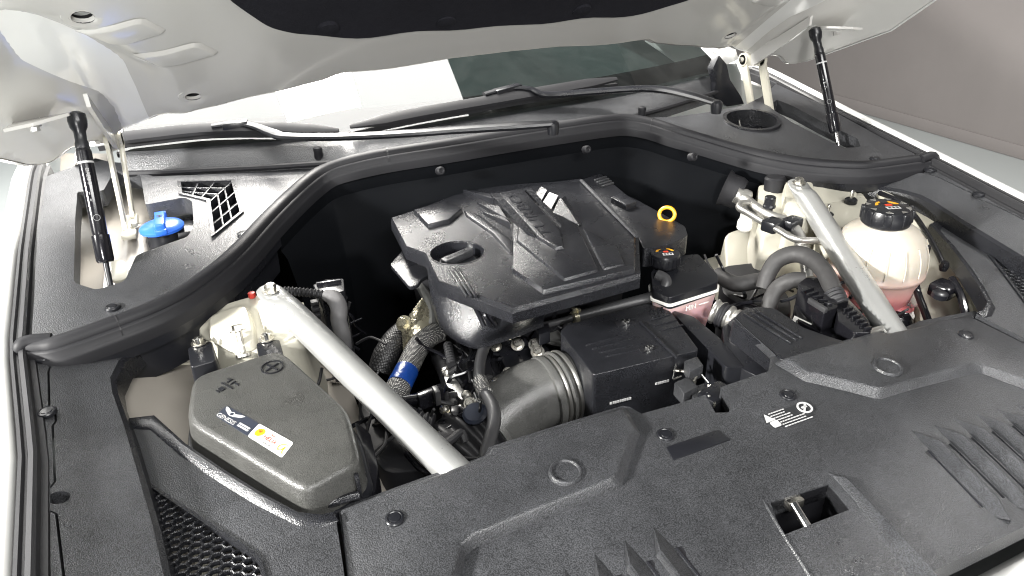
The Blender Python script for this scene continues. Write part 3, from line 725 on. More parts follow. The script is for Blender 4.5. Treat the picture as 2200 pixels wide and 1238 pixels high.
# ------------------------------------------------------------------ the raised hood
TH = .74
hp = lambda x, y: 1.162+TH*(.917-y)
l1 = sorted([(p.y, abs(p.x)) for p in (WF(a, b, hp) for a, b in ((0, 15), (100, 40), (230, 95), (340, 150), (368, 190), (378, 240)))])
l2 = sorted([(p.y, abs(p.x)) for p in (WF(a, b, hp) for a, b in ((0, 135), (60, 160), (130, 190), (195, 215), (225, 250), (245, 295)))])
def zh(x, y):
    ax_ = abs(x); x1 = interp(y, l1); x2 = interp(y, l2)
    z = hp(x, y)
    z += .016*sstep(x1-.02, x1+.035, ax_)
    z -= .024*sstep(x2-.03, x2+.02, ax_)
    z -= .07*max(0, (ax_-.66)/.2)**2
    z -= .012*sstep(.26, .30, ax_)*0
    yc = .80-.10*ax_                     # beam across the back of the hood
    z -= .010*sstep(yc-.05, yc+.0, y)*(1-sstep(.40, .5, ax_))
    return z
hq_ = lambda x, y: hp(x, y)-.07*max(0, (abs(x)-.66)/.2)**2-.013*(1-sstep(.40, .5, abs(x)))
rear = [WF(a, b, hq_) for a, b in ((60, 344), (105, 338), (150, 306), (205, 292), (225, 297), (300, 281), (378, 250), (415, 237), (480, 222), (560, 205), (640, 188), (690, 175), (735, 160), (840, 150), (970, 128))]
rear = [V((p.x, p.y)) for p in smooth(rear, 4)]
rearL = [V((p.x, p.y, 0)) for p in rear]
sideL = [V((-.875, .80, 0)), V((-.865, .55, 0)), V((-.855, .38, 0)), V((-.83, .25, 0)), V((-.70, .19, 0)), V((-.40, .15, 0))]
mid = V((0, rear[-1].y-.002, 0))
outh = sideL[::-1]+rearL+[mid]+mir(rearL)[::-1]+mir(sideL)
holes = []
for px, py, r in ((178, 38, .0135), (415, 208, .0125)):
    c = WF(px, py, zh)
    for s in (1, -1): holes.append([V((s*c.x+r*math.cos(a), c.y+r*.86*math.sin(a), 0)) for a in [2*math.pi*k/16 for k in range(16)]])
hood = M().plate(outh, holes, zh, -.006, .013).build('hood', 'hood_paint', car, 'raised white hood seen from its pale inner side', ang=70)
for px, py, r in ((178, 38, .0135), (415, 208, .0125)):
    c = WF(px, py, zh)
    for s in (1, -1):
        cc = V((s*c.x, c.y, c.z)); nn = V((0, -TH, -1)).normalized()
        M().lathe(cc-nn*.001, nn, [(r*1.9, -.001), (r*1.8, .0008), (r*1.2, .0010), (r*1.0, -.001)], 28, cap=False).build('hole_rim', 'hood_paint', hood)
        M().lathe(cc, nn, [(r*1.01, .0004), (r*1.01, -.028), (0, -.028)], 24, cap=False).build('hole_cup', 'dark', hood, recalc=False)
# outer skin above the inner panel, hemmed edge
rows = []
for i, p in enumerate(outh+outh[:1]):
    c = V((p.x, p.y, zh(p.x, p.y))); q = flare(outh, .009); q = q[i % len(outh)]
    rows.append([c+V((0, 0, -.001)), V((q.x, q.y, c.z-.003)), V((q.x, q.y, c.z+.004)), c+V((0, 0, .012))])
M().sheet(rows).build('hem', 'hood_paint', hood)
zs = lambda x, y: hp(x, y)+.035-.05*(abs(x)/.86)**3
M().plate(outh, [], zs, .002, .05).build('outer_skin', 'white_paint', hood)
# pressed pads
def onhood(px, py, k=0.): return WF(px, py, lambda x, y: zh(x, y)-k)
nh = V((0, -TH, -1)).normalized()
for P_ in (((185, 76), (235, 70), (300, 50), (353, 73), (273, 97), (240, 98)), ((305, 126), (352, 120), (420, 101), (466, 119), (382, 142), (345, 147))):
    a = [onhood(x, y, .006) for x, y in P_]
    bot = [p-nh*.009 for p in flare(a, .008)]
    top = rnd(a, .008, 3); bt = rnd(bot, .010, 3)
    m = M().prism(top, bottom=bt, bevel=.002, cap=False)
    mm = m.mirror(); m.build('pressed_pad', 'hood_paint', hood); mm.build('pressed_pad', 'hood_paint', hood)
# insulation blanket
bl = [(440, -60), (500, 5), (560, 44), (610, 65), (660, 77), (740, 80), (860, 72), (1000, 60), (1130, 52), (1250, 40), (1340, 34), (1420, 20), (1490, -5), (1530, -40)]
iz = lambda x, y: zh(x, y)-.012
bl3 = smooth([WF(a, b, iz) for a, b in bl], 4)
bl2 = [V((p.x, p.y, 0)) for p in bl3]+[V((.55, .4, 0)), V((.5, .22, 0)), V((-.5, .22, 0)), V((-.55, .4, 0))]
insu = M().plate(bl2, [], lambda x, y: zh(x, y)-.013+.003*math.sin(40*x)*math.sin(40*y), -.018, .03).build('hood_insulation', 'felt', hood, 'black felt insulation blanket on the inside of the hood')
for px, py in ((705, 62), (958, 47), (1250, 22)):
    M().lathe(WF(px, py, iz), nh, [(.017, -.003), (.016, .003), (.008, .005), (0, .005)], 20).build('insulation_clip', 'felt', hood)
# ------------------------------------------------------------------ hinges and gas struts
ballL = V((-.708, .844, 1.163)); lowL = V((-.716, .729, .942))
for s in (-1, 1):
    nm = side_txt[-s]
    A = V((s*.708, .844, 1.163)); B = V((s*.716, .729, .935)); d = (B-A).normalized()
    sp = (B-A).length
    st = M().lathe(A+d*.045, d, [(.0085, -.004), (.0102, 0), (.0108, .004), (.0108, .125), (.0102, .130), (.0125, .131), (.0125, .168), (.011, .172), (.004, .173)], 24).build('gas_strut', 'gloss_plastic', car, 'black gas strut holding the hood on the %s side' % nm)
    M().lathe(A+d*.2, d, [(.0042, 0), (.0042, sp-.2)], 14).build('piston_rod', 'bright_steel' if s > 0 else 'smooth_plastic', st)
    M().lathe(A+d*.002, d, [(.006, -.014), (.0125, -.010), (.0135, .0), (.012, .010), (.0085, .016), (.0085, .030), (.0098, .034), (.0098, .045)], 20).build('ball_socket', 'smooth_plastic', st)
    M().lathe(A+d*.064, d, [(.0112, 0), (.0112, .003)], 24, cap=False).build('white_band', 'white_print', st)
    vd = -d; side = d.cross(CAM-A).normalized(); nn = side.cross(d).normalized()
    if nn.dot(CAM-A) < 0: nn = -nn
    if s < 0: text_bm('DAEDO', A+d*.088+nn*.0110, d, nn.cross(d), .0075, .0002).build('strut_print', 'faint_print', st)
    M().lathe(A+d*.150+nn*.0108, nn, [(.0048, 0), (.0048, .0004), (.0042, .0004), (.0042, 0)], 20, cap=False).build('strut_mark', 'faint_print', st)
    for k in range(4):
        M().box(A+d*(.108+.005*k)+nn*.0108+side*.003*(k % 2), d*.0018, side*.0008, nn*.0003).build('strut_print', 'faint_print', st)
    # hood-side bracket
    br = M().prism([V((s*x, y, z)) for x, y, z in ((.795, .80, 1.172), (.795, .87, 1.165), (.755, .885, 1.165), (.715, .86, 1.172), (.712, .82, 1.180), (.755, .79, 1.178))], .005, bevel=.0015)
    bo = br.build('strut_bracket', 'hood_paint', hood)
    hexbolt(V((s*.765, .842, 1.162)), (0, -.2, -1), 1.2).build('bolt', 'hood_paint', bo)
    # hinge: long arm under the hood, two links
    def lk(a, b, w, t, name, par, mt='cream_paint', bolts=True):
        a, b = V(a), V(b); u = (b-a).normalized(); q = V((1, 0, 0)); n = u.cross(q).normalized()
        m = M(); m.box((a+b)/2, (b-a)/2, n*w, q*t, .002)
        m.lathe(a-q*t, q, [(w*1.1, 0), (w*1.1, 2*t)], 16); m.lathe(b-q*t, q, [(w*1.1, 0), (w*1.1, 2*t)], 16)
        return m.build(name, mt, par)
    hg = M()
    pA = V((s*.688, 1.02, 1.085)); pB = V((s*.692, .96, 1.125))
    arm = M().prism([V((s*x, y, z)) for x, y, z in ((.684, 1.045, 1.088), (.684, 1.0, 1.070), (.684, .93, 1.115), (.684, .84, 1.180), (.684, .84, 1.20), (.684, .93, 1.145))], bottom=[V((s*x, y, z)) for x, y, z in ((.690, 1.045, 1.088), (.690, 1.0, 1.070), (.690, .93, 1.115), (.690, .84, 1.180), (.690, .84, 1.20), (.690, .93, 1.145))])
    hinge = arm.build('hood_hinge', 'hood_paint', car, 'cream painted hood hinge links on the %s side' % nm)
    lk((s*.680, 1.03, 1.08), (s*.690, .985, .955), .011, .0035, 'hinge_link', hinge)
    lk((s*.696, .985, 1.085), (s*.700, .93, .955), .012, .0035, 'hinge_link', hinge)
    lk((s*.680, 1.03, 1.08), (s*.696, .985, 1.085), .014, .0035, 'hinge_plate', hinge)
    for c in ((.677, 1.03, 1.08), (.692, .985, 1.085)):
        M().lathe((s*c[0], c[1], c[2]), (-1, 0, 0), [(.007, 0), (.006, .004), (0, .005)], 16).build('rivet', 'zinc', hinge)
    M().box((s*.695, .95, .945), (.012, 0, 0), (0, .05, 0), (0, 0, .006), .003).build('hinge_base', 'cream_paint', hinge)
    hexbolt((s*.685, .93, .951), (0, 0, 1)).build('bolt', 'cream_paint', hinge)
# ------------------------------------------------------------------ painted sheet metal inside the bay
def apron_z(x, y):
    ax_ = abs(x)
    z = interp(ax_, [(.38, .70), (.46, .745), (.56, .79), (.63, .83), (.70, .86), (.78, .87)])
    z -= .06*sstep(.42, .30, y)*(1-sstep(.6, .68, ax_))
    return z
for s in (-1, 1):
    xs = [.40+.02*i for i in range(19)]; ys = [.10+.03*i for i in range(26)]
    rows = [[V((s*x, y, apron_z(x, y)+.004*math.sin(30*y)*math.sin(25*x))) for x in xs] for y in ys]
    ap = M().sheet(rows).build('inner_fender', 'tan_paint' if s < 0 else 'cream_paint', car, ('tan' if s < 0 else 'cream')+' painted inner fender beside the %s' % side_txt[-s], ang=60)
    if s < 0:
        for px, py, r in ((366, 764, .017), (322, 783, .014)):
            c = WF(px, py, apron_z)
            M().lathe(c+V((0, 0, .0)), (.25, -.1, 1), [(r*1.1, -.001), (r*1.05, .002), (r*.8, .001), (0, .0005)], 24).build('drain_plug', 'dark', ap)
        M().tube([WF(a, b, apron_z) for a, b in ((345, 800), (362, 792), (365, 786), (420, 780))], .003, 8).build('seam_bead', 'cream_paint', ap)
    else:
        m = M().prism(rnd(PT((1975, 620, .80), (2040, 590, .81), (2080, 610, .81), (2100, 700, .79), (2010, 720, .78), (1975, 690, .78)), .012), .03, bevel=.006)
        m.build('pressing', 'cream_paint', ap)
        M().prism(rnd(PT((2045, 565, .845), (2085, 560, .85), (2105, 585, .85), (2065, 592, .845)), .004), .004, bevel=.001).build('bracket_tab', 'cream_paint', ap)
# strut towers
tw = M().prism(rnd(PT((423, 676, .90), (498, 648, .908), (556, 632, .915), (612, 640, .915), (645, 668, .91), (648, 725, .895), (604, 742, .89), (520, 768, .885), (478, 750, .885), (430, 718, .89)), .010, 3), .13, bevel=.008, seg=3, fl=.02)
tower = tw.build('strut_tower', 'cream_paint', car, 'cream painted strut tower behind the fuse box')
M().prism(rnd(PT((447, 680, .910), (500, 660, .914), (528, 655, .916), (540, 690, .910), (545, 735, .90), (505, 742, .90), (455, 715, .905)), .012, 3), .012, bevel=.005, seg=3, fl=.004).build('tower_pressing', 'cream_paint', tower)
M().prism(rnd(PT((552, 645, .922), (590, 630, .923), (618, 645, .922), (625, 690, .915), (570, 700, .913)), .008, 3), .05, bevel=.005, fl=.006).build('brace_seat', 'cream_paint', tower)
tr = M().prism(rnd(PT((1630, 398, .90), (1660, 396, .905), (1690, 386, .912), (1750, 386, .912), (1770, 402, .905), (1790, 388, .905), (1826, 392, .905), (1842, 415, .895), (1830, 450, .885), (1760, 480, .88), (1690, 500, .875), (1640, 500, .875), (1628, 450, .89)), .008, 3), .16, bevel=.007, seg=3, fl=.018)
towr = tr.build('strut_tower', 'cream_paint', car, 'cream painted strut tower behind the coolant tank')
M().prism(rnd(PT((1686, 392, .922), (1745, 390, .922), (1755, 425, .915), (1735, 470, .905), (1690, 470, .905)), .01, 3), .06, bevel=.006, fl=.008).build('brace_seat', 'cream_paint', towr)
M().prism(rnd(PT((1752, 440, .893), (1850, 412, .893), (1872, 440, .89), (1868, 500, .88), (1800, 540, .87), (1762, 520, .875)), .012, 3), .12, bevel=.008, seg=3, fl=.006).build('side_pressing', 'cream_paint', towr)
for px, py, z in ((1777, 463, .885), (1828, 432, .896)):
    c = W(px, py, z)
    st = M().lathe(c, (0, 0, 1), [(.012, -.004), (.012, .003), (.009, .006), (.005, .007)], 18).build('stud_washer', 'smooth_plastic', towr)
    M().lathe(c+V((0, 0, .006)), (0, 0, 1), [(.0035, 0), (.0035, .014), (.0025, .016), (0, .016)], 12).build('stud', 'zinc', towr)
M().lathe(W(1665, 392, .915), (0, .1, 1), [(.021, -.03), (.021, .008), (.018, .012), (0, .013)], 22).build('rubber_grommet', 'rubber', towr)
M().prism(rnd(PT((1555, 500, .82), (1640, 478, .84), (1700, 490, .84), (1760, 560, .80), (1720, 640, .76), (1640, 640, .75), (1560, 590, .77)), .02, 3), .10, bevel=.01, seg=3, fl=.01).build('lower_pressing', 'cream_paint', towr)
# silver strut braces
for s in (-1, 1):
    A = V((s*.494, .606, .932)); B = V((s*.338, .205, .842)); d = (B-A).normalized()
    q = d.cross(V((0, 0, 1))).normalized(); nn = q.cross(d).normalized()
    if nn.z < 0: nn = -nn
    rows = []
    for t, w, h in ((-.020, .010, .0025), (-.016, .016, .0030), (-.006, .0195, .0032), (.012, .0205, .005), (.030, .0205, .012), (.045, .0203, .0185), (.06, .0202, .0202), (.46, .0202, .0202)):
        rows.append([A+d*t+q*w*math.cos(2*math.pi*k/28)+nn*h*math.sin(2*math.pi*k/28)+nn*(-.012*(1-min(1, max(0, (t+.006)/.055)))*0) for k in range(28)])
    br = M().rings(rows).build('strut_brace', 'silver_paint', car, 'silver tubular strut brace running past the %s' % side_txt[-s], ang=60)
    hb = hexbolt(A+V((0, 0, .004)), (0, 0, 1), 1.5).build('brace_bolt', 'zinc', br)
    M().lathe(A+V((0, 0, .0138)), (0, 0, 1), [(.0072, -.001), (.0066, .0008), (0, .0008)], 6).build('yellow_mark', 'yellow', br)
M().lathe(W(541, 634, .917), (0, 0, 1), [(.0055, -.004), (.0055, .004), (.0, .005)], 6).build('red_bolt', 'red', tower)
# black brackets and bolts behind the fuse box
for P4, bp, lab_ in ((((403, 747), (455, 732), (464, 775), (410, 790)), (427, 738), 'black bracket with nut at the tan fender corner of the fuse box'), (((550, 737), (600, 728), (610, 768), (556, 775)), (573, 729), 'black bracket with nut beside the silver brace at the fuse box')):
    bk = M().prism(rnd(pz(.897, *P4), .006, 3), .06, bevel=.005, seg=3, fl=.003).build('bracket', 'smooth_plastic', car, lab_)
    hexbolt(W(bp[0], bp[1], .898), (0, 0, 1), 1.2).build('nut', 'zinc', bk)
    M().lathe(W(bp[0], bp[1], .905), (0, 0, 1), [(.0035, 0), (.0035, .008), (0, .01)], 12).build('stud', 'bright_steel', bk)
bt = W(524, 763, .885); tp = W(512, 712, .915)
sb = M().tube([bt, tp], .0045, 12, sm=False).build('long_bolt', 'zinc', car, 'long zinc bolt standing on the cream tower behind the fuse box')
hexbolt(tp, tp-bt, 1.3).build('bolt_head', 'zinc', sb); M().lathe(bt, tp-bt, [(.011, -.002), (.011, .002), (.006, .004)], 16).build('washer', 'zinc', sb)
# ------------------------------------------------------------------ fuse box (left) with its stickers
zl = lambda x, y: .893+.05*(y-.35)
wl_ = lambda *L: [WF(a, b, zl) for a, b in L]
lidp = wl_((412, 818), (432, 802), (585, 753), (612, 758), (738, 872), (750, 895), (773, 990), (664, 1050), (640, 1046), (410, 908), (402, 888))
lid = M().prism(rnd(lidp, .016, 4), .045, bevel=.010, seg=5, fl=.006).build('fuse_box', 'olive_plastic', car, 'dark grey lidded fuse box with a two tone sticker on its lid', ang=40)
base = [p-V((0, 0, .043)) for p in flare(lidp, .010)]
M().prism(rnd(base, .016, 4), .015, bevel=.003, fl=.001).build('box_lip', 'smooth_plastic', lid)
M().prism(rnd([p-V((0, 0, .012)) for p in base], .016, 4), .14, fl=-.012).build('box_body', 'smooth_plastic', lid)
ln = V((0, -.05, 1)).normalized()
def onlid(px, py, k=.0006): return WF(px, py, zl)+ln*k
TL, TR, BR, BL = [onlid(*q) for q in ((487, 872), (631, 952), (606, 984), (463, 894))]
ex = (TR-TL).normalized(); ey = ln.cross(ex).normalized()
T2, B2 = TL.lerp(TR, .50), BL.lerp(BR, .50)
st1 = M().prism(rnd([TL, T2, B2, BL], .003, 3), .001).build('sticker', 'navy_print', lid, 'dark half of the sticker with a winged emblem')
st2 = M().prism(rnd([T2+ex*.0003, TR, BR, B2+ex*.0003], .003, 3), .001).build('sticker', 'label_white', lid, 'white half of the sticker with red and yellow print')
def at(u, v, k=.0005): return TL.lerp(TR, u).lerp(BL.lerp(BR, u), v)+ln*k
Lw = (TR-TL).length; Lh = (TL-BL).length
# winged emblem
C0 = at(.15, .36)
m = M()
for s in (-1, 1):
    w = [C0+ex*s*.003+ey*.002, C0+ex*s*.012+ey*.0055, C0+ex*s*.0175+ey*.0060, C0+ex*s*.014+ey*.0015, C0+ex*s*.008+ey*-.001, C0+ex*s*.003+ey*-.003]
    m.prism(w, .0002)
m.lathe(C0, ln, [(.0036, 0), (.0036, .0002), (.0, .0002)], 16)
m.build('winged_emblem', 'white_print', st1)
M().lathe(C0+ln*.0003, ln, [(.0024, 0), (.0024, .0001), (0, .0001)], 16).build('emblem_centre', 'navy_print', st1)
text_bm('GENESIS', at(.14, .80), ex, ey, .0085, .0001, squash=1.05).build('lettering', 'white_print', st1)
for k in range(2):
    m = M(); x = 0; O = at(.31, .60+.17*k)
    for w in (.0045, .0035, .005, .004): m.box(O+ex*(x+w/2), ex*w/2, ey*.0012, ln*.0001); x += w+.0006
    m.build('print_line', 'white_print', st1)
Cs = at(.59, .48); m = M()
shell = [Cs+ex*(.0062*math.cos(a))+ey*(.0060*math.sin(a)+.0008) for a in [math.radians(-35+250/10*k) for k in range(11)]]+[Cs+ex*-.0028+ey*-.0055, Cs+ex*.0028+ey*-.0055]
m.prism(shell, .0002); m.build('shell_emblem', 'yellow_print', st2)
m = M()
for k in range(5):
    a = math.radians(40+25*k); m.box(Cs+(ex*math.cos(a)+ey*math.sin(a))*.003+ln*.0001, (ex*math.cos(a)+ey*math.sin(a))*.0028, (ex*-math.sin(a)+ey*math.cos(a))*.00025, ln*.0001)
m.build('shell_ray', 'red_print', st2)
text_bm('HELIX', at(.755, .52), ex, ey, .0082, .0001).build('lettering', 'red_print', st2)
text_bm('Shell', at(.745, .24), ex, ey, .0036, .0001).build('lettering', 'red_print', st2)
text_bm('Motor oil', at(.75, .84), ex, ey, .0032, .0001).build('lettering', 'navy_print', st2)
M().tube([at(.97, .30), at(.91, .40), at(.885, .62), at(.905, .78), at(.935, .70), at(.955, .45), at(.955, .75), at(.975, .85)], .0005, 6).build('alpha_mark', 'yellow_print', st2)
# raised marks on the lid
c = onlid(585, 790)
M().lathe(c, ln, [(.0145, -.001), (.0145, .001), (.0130, .001), (.0130, -.001)], 28, cap=False).build('plus_ring', 'smooth_plastic', lid)
m = M(); m.box(c, ex*.010, ey*.0010, ln*.001); m.box(c, ey*.010, ex*.0010, ln*.001); m.build('plus_mark', 'smooth_plastic', lid)
m = M(); c = onlid(493, 826)
m.box(c+ey*-.004, ex*.011, ey*.0007, ln*.0008); m.box(c+ey*.0045+ex*-.005, ey*.004, ex*.0007, ln*.0008); m.box(c+ey*.006+ex*-.008, ex*.003, ey*.0007, ln*.0008)
m.box(c+ey*.004+ex*.002, ey*.004, ex*.0007, ln*.0008); m.box(c+ey*.005+ex*.008, ex*.004, ey*.0007, ln*.0008); m.box(c+ey*-.012, ex*.004, ey*.003, ln*.0006); m.box(c+ey*-.0175, ex*.003, ey*.0009, ln*.0008)
m.build('raised_symbol', 'smooth_plastic', lid)
M().tube([W(694, 1088, .852), W(740, 1072, .853), W(772, 1063, .853)], .005, 10).build('lid_latch', 'fine_plastic', lid)
for px, py in ((692, 1068), (770, 1046)):
    M().box(W(px, py, .858), (.0025, 0, 0), (0, .004, 0), (0, 0, .018), .001).build('latch_ear', 'fine_plastic', lid)
# ------------------------------------------------------------------ engine cover
ZE = .925
ze = lambda x, y: ZE+.004*math.cos(4*x)-.004
we = lambda k, *L: [WF(a, b, lambda x, y: ze(x, y)+k) for a, b in L]
eo = we(0, (842, 468), (858, 498), (874, 529), (915, 544), (944, 603), (1103, 662), (1376, 588), (1372, 507), (1322, 455), (1247, 384), (1200, 390), (1110, 396), (1040, 404), (975, 420), (910, 446))
oc = WF(982, 543, ze); ohole = [oc+V((.0445*math.cos(a), .0445*math.sin(a), 0)) for a in [2*math.pi*k/36 for k in range(36)]]
ecov = M().plate(eo, [ohole], ze, .020, .02).build('engine_cover', 'fine_plastic', car, 'black plastic engine cover with TURBO lettering and sunken oil filler')
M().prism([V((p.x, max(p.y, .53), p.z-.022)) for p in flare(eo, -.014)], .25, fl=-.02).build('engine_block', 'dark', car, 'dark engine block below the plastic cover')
edge = eo[:6]; rows = [[p+V((0, 0, .0004)), p+V((-.004, -.006, -.005)), p+V((-.0045, -.0066, -.021))] for p in edge+[eo[6]]]
M().sheet(rows).build('chamfer', 'fine_plastic', ecov)
# oil filler
M().lathe(oc-V((0, 0, .030)), (0, 0, 1), [(0, 0), (.042, 0), (.0446, .030)], 36, cap=False).build('filler_well', 'smooth_plastic', ecov, recalc=False)
M().lathe(oc, (0, 0, 1), [(.0462, -.001), (.0458, .0010), (.0446, .0010), (.0440, -.002)], 36, cap=False).build('filler_rim', 'fine_plastic', ecov)
cap = M().lathe(oc-V((0, 0, .030)), (0, 0, 1), [(.030, 0), (.033, .006), (.033, .012), (.030, .015), (0, .016)], 32).build('oil_cap', 'smooth_plastic', ecov, 'black oil filler cap with a grip bar')
hd = (WF(1010, 536, ze)-WF(952, 562, ze)); hd.z = 0; hd.normalize(); hq = V((-hd.y, hd.x, 0))
M().box(oc-V((0, 0, .0085)), hd*.030, hq*.0075, (0, 0, .0065), .002).build('cap_grip', 'grain_plastic', cap)
m = M(); x = -.022
for k in range(9):
    w = random.uniform(.002, .0045); m.box(oc+hd*x+V((0, 0, -.0018)), hd*w/2, hq*.003, (0, 0, .0003)); x += w+.0018
m.build('cap_print', 'smooth_plastic', cap)
def slab(k0, k1, pts, name, fl=.003, bv=.0015, mt='fine_plastic', par=ecov):
    t = we(k1, *pts); b = [V((p.x, p.y, ze(p.x, p.y)+k0-.001)) for p in flare(t, fl)]
    return M().prism(t, bottom=b, bevel=bv, cap=False).build(name, mt, par, ang=25)
slab(0, .007, ((1080, 428), (1098, 455), (1103, 478), (1103, 577), (1170, 622), (1362, 577), (1364, 508), (1318, 458), (1246, 389), (1130, 402)), 'raised_panel')
slab(.007, .011, ((1112, 515), (1213, 597), (1283, 578), (1240, 487), (1190, 448), (1150, 440), (1118, 470)), 'raised_panel')
slab(.007, .010, ((1254, 490), (1298, 576), (1340, 566), (1325, 530), (1295, 512)), 'raised_panel', .002)
slab(0, .009, ((890, 450), (920, 481), (965, 470), (992, 447), (958, 432)), 'raised_panel', .002, .0012)
slab(0, .004, ((1000, 452), (1030, 462), (1098, 516), (1096, 540), (1060, 500), (1005, 462)), 'raised_panel', .004, .001)
tong = slab(.009, .016, ((1072, 414), (1158, 508), (1194, 530), (1209, 528), (1204, 497), (1122, 404)), 'badge_strip', .004, .002)
# TURBO
zt = lambda x, y: ze(x, y)+.0165
A = WF(1180, 508, zt); B = WF(1098, 418, zt); xd = (B-A); L_ = xd.length
tb = text_bm('TURBO', (A+B)/2, xd, V((-xd.y, xd.x, 0)), 1., .001)
ws0 = max((v-(A+B)/2).dot(xd.normalized()) for v in tb.v)*2
kk = L_/ws0
yd = V((-xd.y, xd.x, 0)).normalized()
tb = text_bm('TURBO', (A+B)/2, xd, yd, .030, .0008, squash=L_/(ws0*.030)*.98)
tb.build('turbo_lettering', 'smooth_plastic', tong, 'raised TURBO lettering')
# ribbed strips either side of the badge strip
for (a, b, c, d_), n in ((((1052, 417), (1072, 416), (1130, 500), (1150, 508)), 30), (((1128, 408), (1142, 406), (1196, 478), (1206, 486)), 24)):
    zr = lambda x, y: ze(x, y)+.0135
    P0, P1, Q0, Q1 = [WF(*q, zr) for q in (a, b, c, d_)]
    m = M()
    m.prism([P0, P1, Q1, Q0], .012)
    for i in range(n):
        t = (i+.5)/n; p = P0.lerp(Q0, t); q = P1.lerp(Q1, t); dd = (Q0-P0).normalized()
        m.box((p+q)/2+V((0, 0, .0002)), (q-p)/2, dd*(L_/n*.28), (0, 0, .0012))
    m.build('ribbed_strip', 'fine_plastic', ecov, ang=20)
# pointed fins beside the strips
def fin(pts, hs, mt='fine_plastic', name='fin'):
    t = [WF(a, b, lambda x, y: ze(x, y)+h) for (a, b), h in zip(pts, hs)]
    b = [V((p.x, p.y, ze(p.x, p.y)-.001)) for p in t]
    M().prism(t, bottom=b, bevel=.0006, seg=1).build(name, mt, ecov, ang=20)
fin(((1187, 456), (1203, 424), (1243, 483)), (.011, .022, .010))
fin(((1166, 434), (1180, 412), (1200, 420), (1184, 450)), (.011, .020, .022, .011))
fin(((1150, 416), (1163, 400), (1176, 408), (1164, 430)), (.011, .018, .020, .011))
fin(((1243, 484), (1206, 426), (1214, 420), (1250, 482)), (.010, .020, .012, .008))
for a, b, c in (((1024, 434), (1072, 443), (1090, 470)), ((1036, 455), (1082, 465), (1096, 478))):
    fin((a, b, c), (.004, .010, .012))
fin(((975, 402), (1052, 416), (1066, 428), (1020, 415)), (.002, .010, .012, .008))
# rail and right hand wing of the cover
m = M().tube(we(.009, (1249, 388), (1320, 460), (1368, 508)), .0042, 8, sub=3, flat=.6); m.build('rail', 'grain_plastic', ecov)
wing = [W(a, b, .9110) for a, b in ((1249, 386), (1290, 372), (1314, 392), (1348, 420), (1374, 432), (1472, 486), (1478, 506), (1440, 525), (1382, 535), (1372, 510))]
wg = M().prism(rnd(wing, .008, 3), .035, bevel=.004).build('side_wing', 'fine_plastic', ecov)
for k in range(4):
    a = W(1277+k*5, 388+k*4.5, .9125); b = W(1303+k*5, 380+k*4.5, .9125)
    M().box((a+b)/2, (b-a)/2, V((-(b-a).y, (b-a).x, 0)).normalized()*.0022, (0, 0, .0022), .0006).build('rib', 'grain_plastic', wg)
M().prism(pz(.9230, (1312, 424), (1332, 412), (1368, 432), (1345, 440)), .012, bevel=.002).build('wing_block', 'fine_plastic', wg)
# front apron of the cover
U_ = PT((916, 552, .905), (944, 605, .905), (1024, 636, .905), (1103, 664, .905), (1180, 648, .905))
M_ = PT((920, 600, .888), (938, 652, .876), (1004, 690, .872), (1075, 702, .872), (1174, 672, .876))
L_2 = PT((926, 640, .869), (946, 692, .854), (1000, 730, .846), (1050, 730, .846), (1168, 688, .854))
cols = [smooth([u, m_, l, l-V((0, 0, .012))], 4) for u, m_, l in zip(U_, M_, L_2)]
rows = list(zip(*[smooth(list(r), 5) for r in zip(*cols)]))
fap = M().sheet([list(r) for r in rows]).build('front_apron', 'fine_plastic', ecov, ang=50)
for k in range(4):
    a = we(.0012, (966+k*9.5, 578), (1003+k*9.5, 638)); dd = (a[1]-a[0])
    if k < 3: M().box((a[0]+a[1])/2, dd/2, V((-dd.y, dd.x, 0)).normalized()*.0022, (0, 0, .0018), .0008).build('rib', 'fine_plastic', ecov)
for k in range(3):
    a = W(1012+k*14, 642+k*5.5, .9060); b = W(1042+k*12, 702-k*3, .8730); md = W(1029+k*13, 674+k*2, .8905)
    a, md, b = [p+V((-.003, -.006, .004)) for p in (a, md, b)]; dd = b-a
    M().tube([a, md, b], .0038, 10, 5).build('front_fin', 'gloss_plastic', ecov)
tab = [W(a, b, .8840) for a, b in ((838, 568), (872, 530), (916, 546), (925, 588), (905, 600), (898, 612), (880, 617))]
M().prism(rnd(tab, .006, 3), .006, bevel=.0015).build('mount_tab', 'fine_plastic', ecov)
# ------------------------------------------------------------------ materials with their own patterns
def braid(name, c0, c1, scale):
    m = mat(name, c0, .45); nt = m.node_tree; b = nt.nodes['Principled BSDF']
    tc = nt.nodes.new('ShaderNodeTexCoord'); v = nt.nodes.new('ShaderNodeTexVoronoi'); v.inputs['Scale'].default_value = scale; v.inputs['Randomness'].default_value = .15
    r = nt.nodes.new('ShaderNodeValToRGB'); r.color_ramp.elements[0].position = .22; r.color_ramp.elements[0].color = (*c1, 1); r.color_ramp.elements[1].position = .42; r.color_ramp.elements[1].color = (*c0, 1)
    nt.links.new(tc.outputs['Object'], v.inputs['Vector']); nt.links.new(v.outputs['Distance'], r.inputs[0]); nt.links.new(r.outputs[0], b.inputs['Base Color'])
    bp = nt.nodes.new('ShaderNodeBump'); bp.inputs['Strength'].default_value = .6; bp.inputs['Distance'].default_value = .002; bp.invert = True
    nt.links.new(v.outputs['Distance'], bp.inputs['Height']); nt.links.new(bp.outputs[0], b.inputs['Normal'])
braid('braid', (.03, .03, .031), (.50, .49, .46), 420)
braid('dark_braid', (.010, .010, .011), (.055, .055, .055), 240)
